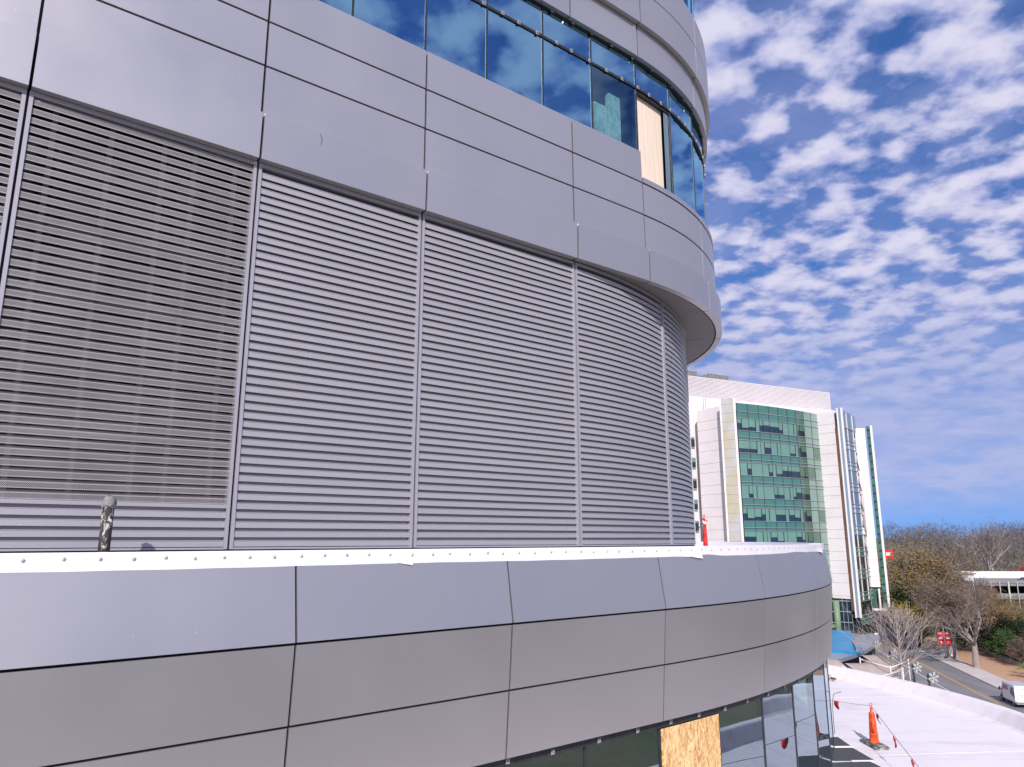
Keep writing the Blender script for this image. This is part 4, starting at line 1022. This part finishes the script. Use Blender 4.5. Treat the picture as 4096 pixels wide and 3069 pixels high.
lp = thing('street_lamp', (77.6, 138.1, GND), 'tall street lamp post carrying two red banners', 'street lamp')
mb = MB(); mb.tube([(0, 0, 0.3), (0, 0, 5), (0, 0, 8.8)], [0.17, 0.13, 0.09], 8); lpart('post', mb, 'lamp_metal', lp)
mb = MB(); mb.lathe([(0.26, 0), (0.26, 0.3), (0.2, 0.4)], n=10); lpart('base', mb, 'steel_black', lp)
mb = MB(); mb.tube([(0, 0, 8.7), (-0.5, -0.1, 8.85), (-0.9, -0.2, 8.82)], 0.06, 6); mb.box((-1.0, -0.2, 8.78), (0.6, 0.25, 0.14)); lpart('lamp_head', mb, 'lamp_metal', lp)
for s_ in (-1, 1):
    mb = MB(); mb.box((s_ * 0.62, -0.05, 3.55), (1.05, 0.05, 2.3)); bn = lpart('banner', mb, 'sign_red', lp)
    mb = MB()
    for z, w, h in ((4.35, 0.6, 0.20), (3.55, 0.66, 0.24), (2.85, 0.22, 0.34)): mb.box((s_ * 0.62, -0.085, z), (w, 0.01, h), 0, 0, 0.05)
    lpart('print', mb, 'white_trim', bn)
    mb = MB(); mb.tube([(0, 0, 4.75), (s_ * 1.15, 0, 4.75)], 0.04, 5); lpart('bracket', mb, 'steel_black', lp)
cb = thing('utility_cabinet', (79.4, 141.0, GND), 'white utility cabinet behind the red banners', 'cabinet', rz=0.2)
mb = MB(); mb.box((0, 0, 0.95), (1.9, 0.9, 1.9)); lpart('body', mb, 'concrete_pale', cb)
mb = MB(); mb.box((0, -0.46, 0.95), (0.04, 0.04, 1.6)); mb.box((0, 0, 1.93), (2.0, 1.0, 0.06)); lpart('door_seam', mb, 'concrete_grey', cb)
st = thing('street_sign', (70.6, 149.0, GND), 'small white street sign in the shade beyond the brim', 'sign')
mb = MB(); mb.tube([(0, 0, 0), (0, 0, 3.0)], 0.05, 6); lpart('post', mb, 'lamp_metal', st)
mb = MB(); mb.box((0, -0.06, 2.6), (0.7, 0.04, 1.0)); lpart('plate', mb, 'white_trim', st)

# railing on a low wall behind the verge
fn_ = thing('railing_fence', (*road_pt(0, 15.6), GND), 'dark metal railing on a low pale wall behind the verge', 'fence')
mb = MB(); pts = [road_pt(-70, 15.4), road_pt(-70, 15.8), road_pt(45, 15.8), road_pt(45, 15.4)]; mb.prism(pts, GND, GND + 0.55); part('low_wall', mb, 'concrete_pale', fn_)
for z in (0.75, 1.55):
    mb = MB(); mb.tube([(*road_pt(-70, 15.6), GND + z), (*road_pt(45, 15.6), GND + z)], 0.04, 5); part('rail', mb, 'steel_black', fn_)
mbp = MB(); mbp.box((0, 0, 0.5), (0.1, 0.1, 1.15)); pme = mbp.mesh('post', 'steel_black')
for k in range(48): o = link('post', pme, fn_, Vector((*road_pt(-70 + k * 2.4, 15.6), GND + 0.55)) - root_loc(fn_))
mb = MB()
for k in range(600): p = road_pt(-70 + k * 0.19, 15.6); mb.box((*p, GND + 1.12), (0.025, 0.025, 0.85))
o = part('pickets', mb, 'steel_black', fn_); o['kind'] = 'stuff'

# ------------------------------------------------------------------ box truck
tr = thing('box_truck', (65.4, 100.9, GND + 0.012), 'white rental box truck driving away along the road', 'truck', rz=math.atan2(RD[1], RD[0]) - math.pi / 2)
tr.scale = (1.1, 1.1, 1.1)
W, Lb, Hb = 1.95, 3.3, 2.35
def tpart(name, fn, mat, par=tr):
    mb = MB(); fn(mb); return lpart(name, mb, mat, par)
def bodyshape(mb):
    prof = [(-1.75, 0.55), (1.62, 0.55), (1.62, 2.30), (1.52, 2.38), (-1.70, 2.38), (-1.75, 2.33)]
    vs = [(-W / 2, y, z) for y, z in prof] + [(W / 2, y, z) for y, z in prof]; n = len(prof)
    mb.add(vs, [tuple(range(n)), tuple(range(2 * n - 1, n - 1, -1))] + [(i, n + i, n + (i + 1) % n, (i + 1) % n) for i in range(n)])
bx_ = tpart('box_body', bodyshape, 'truck_white')
tpart('roof_sheet', lambda m: m.box((0, -0.07, 2.392), (W - 0.1, 3.2, 0.02)), 'truck_grey_roof', bx_)
def cabshape(mb):
    prof = [(1.63, 0.45), (3.05, 0.45), (3.12, 0.95), (2.95, 1.12), (2.45, 1.22), (2.05, 1.85), (1.63, 1.90)]
    vs = [(-0.86, y, z) for y, z in prof] + [(0.86, y, z) for y, z in prof]; n = len(prof)
    mb.add(vs, [tuple(range(n)), tuple(range(2 * n - 1, n - 1, -1))] + [(i, n + i, n + (i + 1) % n, (i + 1) % n) for i in range(n)])
cab_ = tpart('cab', cabshape, 'truck_white')
tpart('side_window', lambda m: m.add([(-0.868, 1.72, 1.25), (-0.868, 2.35, 1.25), (-0.868, 2.06, 1.74), (-0.868, 1.72, 1.76)], [(0, 1, 2, 3)]), 'window_dark', cab_)
tpart('windscreen', lambda m: m.add([(-0.8, 2.47, 1.24), (0.8, 2.47, 1.24), (0.8, 2.09, 1.82), (-0.8, 2.09, 1.82)], [(0, 1, 2, 3)]), 'window_dark', cab_)
for s_ in (-1, 1): tpart('mirror', lambda m: (m.box((s_ * 1.08, 2.25, 1.45), (0.18, 0.12, 0.34)), m.box((s_ * 0.95, 2.25, 1.4), (0.2, 0.04, 0.04))), 'rubber', cab_)
for z in (0.98, 0.86, 0.74): tpart('cab_stripe', lambda m: m.box((-0.865, 2.25, z), (0.02, 0.75, 0.06), 0, 0.08), 'truck_red', cab_)
for s_ in (-1, 1):
    for y in (-1.0, 2.45):
        wv_ = tpart('wheel', lambda m: m.tube([(s_ * 0.66, y, 0.36), (s_ * 0.92, y, 0.36)], 0.36, 18, True, False), 'rubber')
        tpart('rim', lambda m: m.tube([(s_ * 0.90, y, 0.36), (s_ * 0.935, y, 0.36)], 0.20, 14, True, False), 'clip_steel', wv_)
tpart('chassis', lambda m: m.box((0, 0.5, 0.48), (1.0, 4.6, 0.2)), 'steel_black')
tpart('rear_bumper', lambda m: (m.box((0, -1.86, 0.48), (1.9, 0.22, 0.12)), m.box((0, -1.80, 0.62), (1.85, 0.08, 0.08))), 'clip_steel')
rd_ = tpart('rear_door', lambda m: m.box((0, -1.765, 1.45), (1.74, 0.03, 1.62)), 'truck_white')
for s_ in (-1, 1): tpart('tail_light', lambda m: m.box((s_ * 0.86, -1.775, 0.66), (0.16, 0.04, 0.1)), 'truck_red')
tpart('side_panel', lambda m: m.box((-W / 2 - 0.006, 0.75, 1.85), (0.012, 1.35, 0.46), 0, 0.0), 'truck_red', bx_)
tpart('side_picture', lambda m: m.add([(-W / 2 - 0.008, -1.6, 1.0), (-W / 2 - 0.008, -0.5, 1.35), (-W / 2 - 0.008, -0.6, 2.05), (-W / 2 - 0.008, -1.65, 2.2)], [(0, 1, 2, 3)]), 'fin_glass_blue', bx_)
def printing(m):
    rg = random.Random(3)
    for z, x0, x1 in ((1.86, -0.7, -0.45), (1.72, -0.78, -0.2), (1.55, -0.7, -0.35), (1.4, -0.78, -0.1), (1.3, -0.5, -0.15), (1.15, -0.75, -0.2), (0.95, -0.7, -0.1), (0.8, 0.1, 0.7)):
        x = x0
        while x < x1:
            w_ = rg.uniform(0.05, 0.16); m.box((x, -1.783, z), (w_, 0.006, 0.05)); x += w_ + 0.05
tpart('door_print', printing, 'truck_print', rd_)['kind'] = 'stuff'
def frame_(m):
    for x, z, w_, h_ in ((0, 2.14, 0.74, 0.02), (0, 1.98, 0.74, 0.02), (-0.37, 2.06, 0.02, 0.16), (0.37, 2.06, 0.02, 0.16)): m.box((x, -1.784, z), (w_, 0.006, h_))
tpart('logo_frame', frame_, 'truck_red', rd_)
def splash(m):
    rg = np.random.default_rng(5)
    for i in range(26):
        a = rg.uniform(0, 6.28); c = (0.36 + 0.26 * math.cos(a), 1.33 + 0.22 * math.sin(a)); m.box((c[0], -1.783 - 0.0002 * i, c[1]), (0.12, 0.006, 0.06), 0, 0, rg.uniform(-0.6, 0.6))
tpart('green_print', splash, 'truck_green', rd_)['kind'] = 'stuff'
cu = bpy.data.curves.new('logo_text', 'FONT'); cu.body = 'U-HAUL'; cu.size = 0.17; cu.align_x = 'CENTER'; cu.align_y = 'CENTER'; cu.extrude = 0.003
tx = bpy.data.objects.new('logo_text', cu); COL.objects.link(tx); tx.parent = rd_; tx.location = (0, -1.788, 2.06); tx.rotation_euler = (R(90), 0, 0); cu.materials.append(MAT['truck_print'])
cu = bpy.data.curves.new('logo_text', 'FONT'); cu.body = 'U-HAUL'; cu.size = 0.30; cu.align_x = 'CENTER'; cu.align_y = 'CENTER'; cu.extrude = 0.003
tx = bpy.data.objects.new('logo_text', cu); COL.objects.link(tx); tx.parent = bx_; tx.location = (-W / 2 - 0.016, 0.75, 1.85); tx.rotation_euler = (R(90), 0, R(-90)); cu.materials.append(MAT['truck_white'])

for o in [o for o in SC.objects if o.type == 'FONT']:
    dg = bpy.context.evaluated_depsgraph_get(); me = bpy.data.meshes.new_from_object(o.evaluated_get(dg)); n_ = link('lettering', me, o.parent, o.location); n_.rotation_euler = o.rotation_euler
    bpy.data.objects.remove(o)

# ------------------------------------------------------------------ parking deck and buildings among the trees
dk = thing('parking_deck', (160, 226, GND), 'grey multi-storey parking deck with pale posts beyond the trees', 'parking deck')
for k, z in enumerate((-12.3, -15.9, -19.5)):
    mb = MB(); mb.prism([V2(128, 214), V2(210, 208), V2(214, 244), V2(132, 246)], z - 0.7, z); part('deck_slab', mb, 'concrete_grey', dk)
    mb = MB(); mb.wall(V2(134, 213.4), V2(210, 207.8), z, z + 0.9, 0.2); part('spandrel_wall', mb, 'concrete_grey', dk)
mb = MB(); mb.wall(V2(134, 240), V2(214, 236), -12.2, -10.1, 0.3); part('back_parapet', mb, 'white_clad', dk)
mb = MB(); mb.prism([V2(134, 230), V2(212, 226), V2(212, 227), V2(134, 231)], GND, -12.9); part('inner_wall', mb, 'core_dark', dk)
for k in range(34):
    x = 130 + k * 2.35; y = 213.2 - (x - 134) * 0.0737; mb = MB(); mb.box((x, y, -16.6), (0.16 if k % 4 else 0.38, 0.2, 9.6)); part('deck_post', mb, 'concrete_pale', dk)
def car(loc, rz, label, mat):
    t = thing('parked_car', loc, label, 'car', 'cars on the parking deck', rz); 
    prof = [(-2.2, 0.3), (2.2, 0.3), (2.25, 0.75), (1.3, 0.9), (0.7, 1.42), (-0.9, 1.45), (-1.7, 0.95), (-2.25, 0.85)]; n = 8
    mb = MB(); vs = [(y, -0.87, z) for y, z in prof] + [(y, 0.87, z) for y, z in prof]; mb.add(vs, [tuple(range(n)), tuple(range(2 * n - 1, n - 1, -1))] + [(i, n + i, n + (i + 1) % n, (i + 1) % n) for i in range(n)]); lpart('body', mb, mat, t)
    mb = MB(); mb.add([(1.2, -0.88, 0.93), (0.66, -0.88, 1.36), (-0.85, -0.88, 1.38), (-1.5, -0.88, 0.98)], [(0, 1, 2, 3)]); lpart('side_window', mb, 'window_dark', t)
    for x in (-1.4, 1.4):
        for s_ in (-1, 1): mb = MB(); mb.tube([(x, s_ * 0.72, 0.33), (x, s_ * 0.9, 0.33)], 0.33, 12, True, False); lpart('wheel', mb, 'rubber', t)
    return t
car((148.0, 217.5, -12.3), 0.0, 'blue car parked on the top of the grey deck', 'car_blue'); car((151.6, 216.0, -12.3), 0.2, 'white car parked on the deck top behind the blue car', 'car_white'); car((153.4, 214.8, -15.9), 0.0, 'white car on the deck level below the top', 'car_white')
wb = thing('pale_low_building', (131, 232, GND), 'pale low building showing through the bare branches left of the deck', 'building')
mb = MB(); mb.prism([V2(122, 226), V2(137.5, 225), V2(138, 240), V2(122, 241)], GND, -10.4); part('wall', mb, 'concrete_pale', wb)
mb = MB(); mb.prism([V2(121.6, 225.5), V2(138, 224.5), V2(138.4, 240.5), V2(121.6, 241.5)], -10.39, -10.0); part('roof', mb, 'concrete_grey', wb)
for k in range(4): mb = MB(); mb.wall(V2(123.5 + k * 3.6, 225.75 - 0.06 * k), V2(125.6 + k * 3.6, 225.62 - 0.06 * k), -15.5, -13.5, 0.1); part('window', mb, 'window_dark', wb)
hs = thing('far_house', (236, 330, -14), 'pale house roofs half hidden in the hillside trees', 'house')
for (x, y, z, w_) in ((0, 0, 3.0, 9), (16, 12, 3.5, 8)):
    mb = MB(); mb.box((x, y, z / 2), (w_, 7, z)); lpart('wall', mb, 'concrete_pale', hs)
    mb = MB(); mb.prism([V2(x - w_ / 2 - .4, y - 4), V2(x + w_ / 2 + .4, y - 4), V2(x + w_ / 2 + .4, y), V2(x - w_ / 2 - .4, y)], [z + 0.02] * 4, [z + 0.1, z + 0.1, z + 2.2, z + 2.2]); lpart('roof', mb, 'concrete_grey', hs)
bb = thing('red_billboard', (103.3, 206.0, -13.0), 'small red and white sign on a frame beside the green edged fin', 'sign')
mb = MB(); mb.box((0, 0, 8.8), (2.2, 0.4, 2.6)); lpart('board', mb, 'sign_red', bb)
mb = MB(); mb.box((-0.2, -0.22, 8.9), (1.3, 0.03, 0.9)); lpart('print', mb, 'white_trim', bb)
for x in (-1.3, 1.3): mb = MB(); mb.tube([(x, 0, -8), (x, 0, 7.3)], 0.15, 6); lpart('leg', mb, 'lamp_metal', bb)
mb = MB(); mb.box((0, 0, 7.0), (4.2, 0.6, 0.15)); lpart('walkway', mb, 'concrete_grey', bb)

# ------------------------------------------------------------------ trees
def grow(mb, p, d, L, r, depth, rg, spread, up, tips, kids=(2, 4), seg=3, taper=0.62, minr=0.012, nside=5):
    """a branch that wanders, tapers and forks"""
    path = [Vector(p)]; rads = [r]; q = Vector(p); dd = Vector(d).normalized()
    for i in range(seg):
        dd = (dd + Vector((rg.gauss(0, 0.10), rg.gauss(0, 0.10), rg.gauss(0, 0.06) + up * 0.12))).normalized()
        q = q + dd * (L / seg); path.append(q.copy()); rads.append(max(minr, r * (1 - (1 - taper) * (i + 1) / seg)))
    mb.tube(path, rads, nside if r > 0.05 else 3, cap=False)
    if depth == 0: tips.append((q.copy(), dd.copy())); return
    for k in range(rg.randint(*kids)):
        u = rg.uniform(0.45, 1.0); i = min(int(u * seg), seg - 1); b0 = path[i].lerp(path[i + 1], u * seg - i)
        a = rg.uniform(0, 6.283); x = dd.orthogonal().normalized(); y = dd.cross(x)
        nd = (dd * math.cos(spread) + (x * math.cos(a) + y * math.sin(a)) * math.sin(spread) + Vector((0, 0, up * 0.25))).normalized()
        grow(mb, b0, nd, L * rg.uniform(0.55, 0.8), rads[i + 1] * 0.72, depth - 1, rg, spread * rg.uniform(0.85, 1.15), up, tips, kids, max(2, seg - 1), taper, minr, nside)
    tips.append((q.copy(), dd.copy()))
def foliage(tips, per, rad, size, rg, thin=False):
    mb = MB()
    for p, d in tips:
        for k in range(per):
            c = p + Vector((rg.gauss(0, rad), rg.gauss(0, rad), rg.gauss(0, rad * 0.8)))
            if thin:
                u = (d + Vector((rg.gauss(0, 0.6), rg.gauss(0, 0.6), rg.gauss(0.2, 0.5)))).normalized() * size * rg.uniform(0.6, 1.5); v = u.orthogonal().normalized() * size * 0.045
                mb.add([c - u * 0.5 - v, c - u * 0.5 + v, c + u * 0.5], [(0, 1, 2)])
            else:
                u = Vector((rg.gauss(0, 1), rg.gauss(0, 1), rg.gauss(0, 0.6))).normalized() * size * rg.uniform(0.6, 1.3); v = u.orthogonal().normalized() * size * rg.uniform(0.35, 0.6)
                mb.add([c - u * 0.5, c + v * 0.5, c + u * 0.5, c - v * 0.5], [(0, 1, 2, 3)])
    return mb
PROTO = {}
def tree_meshes(kind, seed, h, trunk_h, spread, up, depth, kids, bark, leaves, per, rad, size, thin, r0=0.32, first=7, lean=(0, 0)):
    rg = random.Random(seed); mb = MB(); tips = []
    mb.tube([(0, 0, -0.3), (0.03, 0, trunk_h * 0.5), (lean[0] * trunk_h, lean[1] * trunk_h, trunk_h)], [r0 * 1.35, r0, r0 * 0.85], 9, cap=False)
    top = Vector((lean[0] * trunk_h, lean[1] * trunk_h, trunk_h * 0.97))
    for k in range(first):
        a = k * 6.283 / first + rg.uniform(-0.4, 0.4); inc = spread * rg.uniform(0.5, 1.35) if k else 0.1
        d = Vector((math.sin(inc) * math.cos(a), math.sin(inc) * math.sin(a), math.cos(inc)))
        grow(mb, top - Vector((0, 0, rg.uniform(0, trunk_h * 0.25))), d, (h - trunk_h) * rg.uniform(0.42, 0.6), r0 * 0.5, depth, rg, 0.55, up, tips, kids)
    tm = mb.mesh('trunk', bark); cm = foliage(tips, per, rad, size, rg, thin).mesh('crown', leaves)
    PROTO[kind] = (tm, cm, h)
tree_meshes('olive', 3, 12, 3.0, 0.75, 0.5, 3, (3, 4), 'bark_grey', 'leaf_olive', 7, 0.75, 0.42, False)
tree_meshes('brown', 5, 12, 2.8, 0.70, 0.6, 3, (3, 4), 'bark_grey', 'twig_brown', 9, 0.65, 1.0, True)
tree_meshes('grey', 9, 12, 2.6, 0.70, 0.6, 3, (3, 4), 'bark_grey', 'twig_grey', 10, 0.65, 1.1, True)
tree_meshes('ochre', 11, 12, 3.0, 0.80, 0.4, 3, (3, 4), 'bark_grey', 'leaf_ochre', 5, 0.7, 0.36, False)
tree_meshes('yellow', 13, 9, 2.0, 0.8, 0.4, 3, (3, 4), 'bark_dark', 'leaf_yellow', 7, 0.6, 0.34, False)
tree_meshes('dark', 17, 8, 1.0, 0.9, 0.3, 3, (3, 4), 'bark_dark', 'leaf_dark', 14, 0.7, 0.45, False)
tree_meshes('green', 19, 6, 0.8, 0.9, 0.3, 3, (3, 4), 'bark_dark', 'leaf_green', 12, 0.55, 0.36, False)
tree_meshes('lime', 23, 4, 0.5, 0.8, 0.3, 2, (3, 4), 'bark_dark', 'leaf_lime', 16, 0.35, 0.26, False, 0.1)
tree_meshes('mauve', 29, 5, 1.0, 0.9, 0.2, 3, (3, 4), 'bark_grey', 'leaf_mauve', 9, 0.45, 0.7, True, 0.15)
tree_meshes('red', 31, 8, 1.6, 0.8, 0.4, 3, (3, 4), 'bark_dark', 'leaf_red', 8, 0.6, 0.4, False, 0.2)
tree_meshes('big', 37, 11.7, 4.3, 0.85, 0.5, 4, (2, 3), 'bark_grey', 'twig_brown', 7, 0.6, 0.7, True, 0.46, 6)
tree_meshes('pale', 41, 16, 6.0, 0.55, 0.5, 3, (3, 4), 'bark_pale', 'twig_grey', 5, 0.6, 1.0, True, 0.36, 8, (-0.28, 0))
def plant(kind, x, y, h, label, rz=0.0, name='bare_tree', cat='tree', group=None, wide=1.0):
    tm, cm, h0 = PROTO[kind]; k = h / h0
    t = thing(name, (x, y, ground_z(x, y)), label, cat, group, rz); t.scale = (k * wide, k * wide, k)
    link('trunk', tm, t); link('crown', cm, t); return t
plant('big', 77.1, 128.5, 11.9, 'large pale-trunked tree on the pine straw verge before the railing', 0.4, 'verge_tree', wide=1.0)
plant('brown', 79.0, 137.6, 13.0, 'darker trunked tree just behind the red banners on the verge', 1.0, 'verge_tree')
TREES = [('olive', 93.0, 176, 18.5, 'olive leaved tree rising beside the green edged fin', 0.2), ('olive', 87.5, 165, 13.5, 'low olive tree under the end of the white building', 1.5),
         ('ochre', 92.5, 172, 18.0, 'rusty brown tree behind the olive tree beyond the railing', 2.2), ('brown', 101.5, 182, 17.5, 'tall bare brown tree midway up the wooded slope', 0.8),
         ('ochre', 84.5, 152, 12.0, 'orange tinged tree above the street lamp', 3.0), ('yellow', 80.0, 151, 8.6, 'bright yellow leaved tree beside the street lamp top', 0.3),
         ('grey', 112.5, 196, 13.5, 'bare grey tree before the pale low building', 1.1), ('grey', 118.5, 203, 11.0, 'bare grey tree at the near corner of the parking deck', 4.0),
         ('ochre', 88.8, 144, 10.5, 'amber leaved tree right of the pale trunked tree', 0.9), ('olive', 95.0, 150, 9.6, 'mixed olive tree before the parking deck foot', 2.4),
         ('olive', 100.5, 152, 9.0, 'sparse olive tree at the frame edge below the deck', 0.1), ('dark', 80.6, 170, 9.0, 'dark evergreen in the shade under the white building corner', 0.0),
         ('dark', 84.6, 163, 9.5, 'dark evergreen mass behind the bare forecourt tree', 1.2), ('dark', 86.0, 147, 7.0, 'dark evergreen behind the railing near the pale trunk', 2.0),
         ('dark', 90.2, 140, 6.4, 'dark evergreen beyond the railing right of the pale trunk', 2.8), ('dark', 95.6, 139, 6.6, 'dark evergreen below the amber tree at the frame edge', 0.5),
         ('green', 88.2, 136.5, 5.2, 'green laurel bush behind the railing', 0.8), ('mauve', 86.4, 129.5, 4.8, 'mauve bare bush behind the railing', 0.3),
         ('mauve', 90.6, 131.5, 4.6, 'second mauve bare bush at the frame edge', 2.3), ('green', 93.5, 143, 6.4, 'green broadleaf bush at the frame edge', 1.9),
         ('lime', 80.6, 118.6, 3.4, 'lime green sapling beside the railing above the truck', 0.0), ('grey', 128.0, 206, 9.0, 'bare grey tree screening the deck posts', 0.7),
         ('red', 187.0, 276, 9.5, 'red leaved maple above the parking deck', 0.0), ('red', 194.0, 282, 8.0, 'smaller red maple beside the red leaved maple', 1.7),
         ('pale', 186.0, 290, 23.0, 'leaning pale limbed bare tree on the hillside', 0.0), ('dark', 203.0, 288, 9.0, 'dark cedar right of the red maples', 0.6),
         ('brown', 143.0, 206, 6.0, 'bare brown tree low before the deck', 2.0), ('ochre', 104.0, 170, 11.0, 'russet tree between the slope and the deck', 1.6)]
for kd, x, y, h, lab, rz in TREES:
    plant(kd, x, y, h, lab, rz, {'dark': 'evergreen_tree', 'green': 'laurel_bush', 'mauve': 'bare_bush', 'lime': 'sapling', 'red': 'maple_tree'}.get(kd, 'deciduous_tree'), 'bush' if kd in ('green', 'mauve') else 'tree')

# the far wood on the hill, one mass
rg = random.Random(77); npt = np.random.default_rng(77)
def far_crown(mb, x, y, z, h, r):
    c = np.array((x, y, z + h * 0.60)); n = 150
    mb.tube([(x, y, z - 0.5), (x + rg.uniform(-.5, .5), y, z + h * 0.55)], [0.3, 0.14], 4, False)
    for k in range(7):
        a = rg.uniform(0, 6.28); e = np.array((math.cos(a) * r * 0.7, math.sin(a) * r * 0.7, h * rg.uniform(0.05, 0.36))); mb.tube([(x, y, z + h * rg.uniform(0.3, 0.5)), tuple(c + e)], [0.12, 0.04], 3, False)
    for k in range(n):
        u = npt.normal(size=3); u /= np.linalg.norm(u); rad = npt.uniform(0.55, 1.0) ** 0.5
        p = c + u * (r, r, h * 0.38) * rad * npt.uniform(0.75, 1.08); t = (u + npt.normal(size=3) * 0.55 + (0, 0, 0.35)); t = t / np.linalg.norm(t) * npt.uniform(0.9, 2.0); w = np.cross(t, npt.normal(size=3)); w = w / np.linalg.norm(w) * npt.uniform(0.07, 0.16)
        mb.add([p - t * 0.6 - w, p - t * 0.6 + w, p + t * 0.6], [(0, 1, 2)])
masses = {'twig_grey': MB(), 'twig_brown': MB(), 'leaf_olive': MB()}
for k in range(230):
    u = rg.random(); y = 200 + 235 * (u ** 0.8); ang = rg.uniform(0.50, 0.86); x = y * ang
    if y < 245 and x > 104: continue
    if 255 < y < 300 and 0.60 < ang < 0.72 and rg.random() < 0.8: continue
    mk = 'twig_grey' if y > 300 or rg.random() < 0.4 else ('twig_brown' if rg.random() < 0.7 else 'leaf_olive')
    h = rg.uniform(13, 19) * (0.8 if y < 240 else 1.0); far_crown(masses[mk], x, y, ground_z(x, y), h, h * rg.uniform(0.32, 0.46))
for mk, nm, lab in (('twig_grey', 'hillside_woods', 'bare grey wood covering the far hillside to the skyline'), ('twig_brown', 'hillside_woods', 'bare brown wood on the lower hillside'), ('leaf_olive', 'hillside_woods', 'olive leafed patches scattered through the hillside wood')):
    tag(link(nm, masses[mk].mesh(nm, mk)), lab, 'woods', kind='stuff')
# undergrowth behind the railing
mb = MB(); rg = random.Random(5)
tp = [(Vector((*road_pt(t, 17 + rg.random() * 22), GND + rg.uniform(0.2, 2.2) * (0.5 + rg.random()))), Vector((0, 0, 1))) for t in np.linspace(-45, 75, 900)]
mb = foliage(tp, 9, 0.6, 0.42, rg); tag(link('undergrowth', mb.mesh('undergrowth', 'leaf_dark')), 'dark tangled undergrowth behind the railing', 'undergrowth', kind='stuff')

# bare young tree in the forecourt, upswept branches
ft = thing('young_bare_tree', (56.2, 112.0, GND), 'leafless upswept tree in front of the road, wrapped with ornaments at its foot', 'tree')
rg = random.Random(21); mb = MB(); tips = []
lead = [Vector((0, 0, -0.2)), Vector((0.02, 0, 2.0)), Vector((0.1, 0, 4.5)), Vector((0.05, 0.05, 7.5)), Vector((0.1, 0, 10.9))]
mbt = MB(); mbt.tube(lead, [0.20, 0.16, 0.12, 0.07, 0.02], 8, cap=False); lpart('trunk', mbt, 'bark_pale', ft)
for k in range(34):
    z = 1.2 + 8.6 * (k / 34) ** 1.1; a = k * 2.4 + rg.uniform(-0.4, 0.4); inc = rg.uniform(0.50, 0.85); L = (6.6 - 0.52 * z) * rg.uniform(0.75, 1.08)
    d = Vector((math.sin(inc) * math.cos(a), math.sin(inc) * math.sin(a), math.cos(inc)))
    grow(mb, (0.06, 0.02, z), d, max(1.0, L), 0.062, 2, rg, 0.50, 0.25, tips, (3, 5), 4, 0.35, 0.016, 4)
lpart('crown', mb, 'bark_pale', ft)
for k, (c, x, y, z) in enumerate((('ball_red', 57.3, 106.3, 0.9), ('ball_blue', 56.2, 106.6, 0.5), ('ball_green', 56.7, 105.9, 0.6), ('ball_orange', 55.4, 107.2, 0.8), ('ball_blue', 57.9, 105.7, 0.4), ('ball_blue', 54.9, 107.8, 0.9))):
    lab = {'ball_red': 'red', 'ball_green': 'green', 'ball_orange': 'orange'}.get(c, ('darker blue', 'blue', 'violet blue', 'blue')[k % 4])
    t = thing('ornament_ball', (x, y, GND + 0.05), f'{lab} ornament ball in the planter below the bare tree' if c != 'ball_blue' else ('blue ornament ball beside the green one in the planter', '', '', '', 'blue ornament ball nearest the dark hedge', 'blue ornament ball beside the orange one')[k - 1 if k == 1 else k], 'ornament', 'ornament balls in the planter')
    if k == 1: t['label'] = 'blue ornament ball between the red and orange ones in the planter'
    m_ = MB(); m_.lathe([(0.02, 0.0 + z - 0.34)] + [(0.34 * math.sin(q), z - 0.34 * math.cos(q)) for q in np.linspace(0.2, 2.95, 9)], n=12); lpart('ball', m_, c, t)
    m_ = MB(); m_.tube([(0, 0, 0), (0, 0, z - 0.3)], 0.03, 5); lpart('stake', m_, 'steel_black', t)
pl = thing('planter_bed', (56.4, 107.0, GND), 'planter with low green hedge around the bare tree foot', 'planter')
mb = MB(); mb.prism([V2(53.5, 106.0), V2(57.5, 103.0), V2(60.0, 108.5), V2(56.0, 111.5)], GND, GND + 0.35); part('kerb', mb, 'concrete_pale', pl)
tp = [(Vector((54 + 3.6 * u, 106.4 - 2.6 * u + rg.uniform(-.4, .4), GND + 0.7)), Vector((0, 0, 1))) for u in np.linspace(0, 1, 40)]
part('hedge', foliage(tp, 26, 0.26, 0.22, rg), 'leaf_lime', pl)
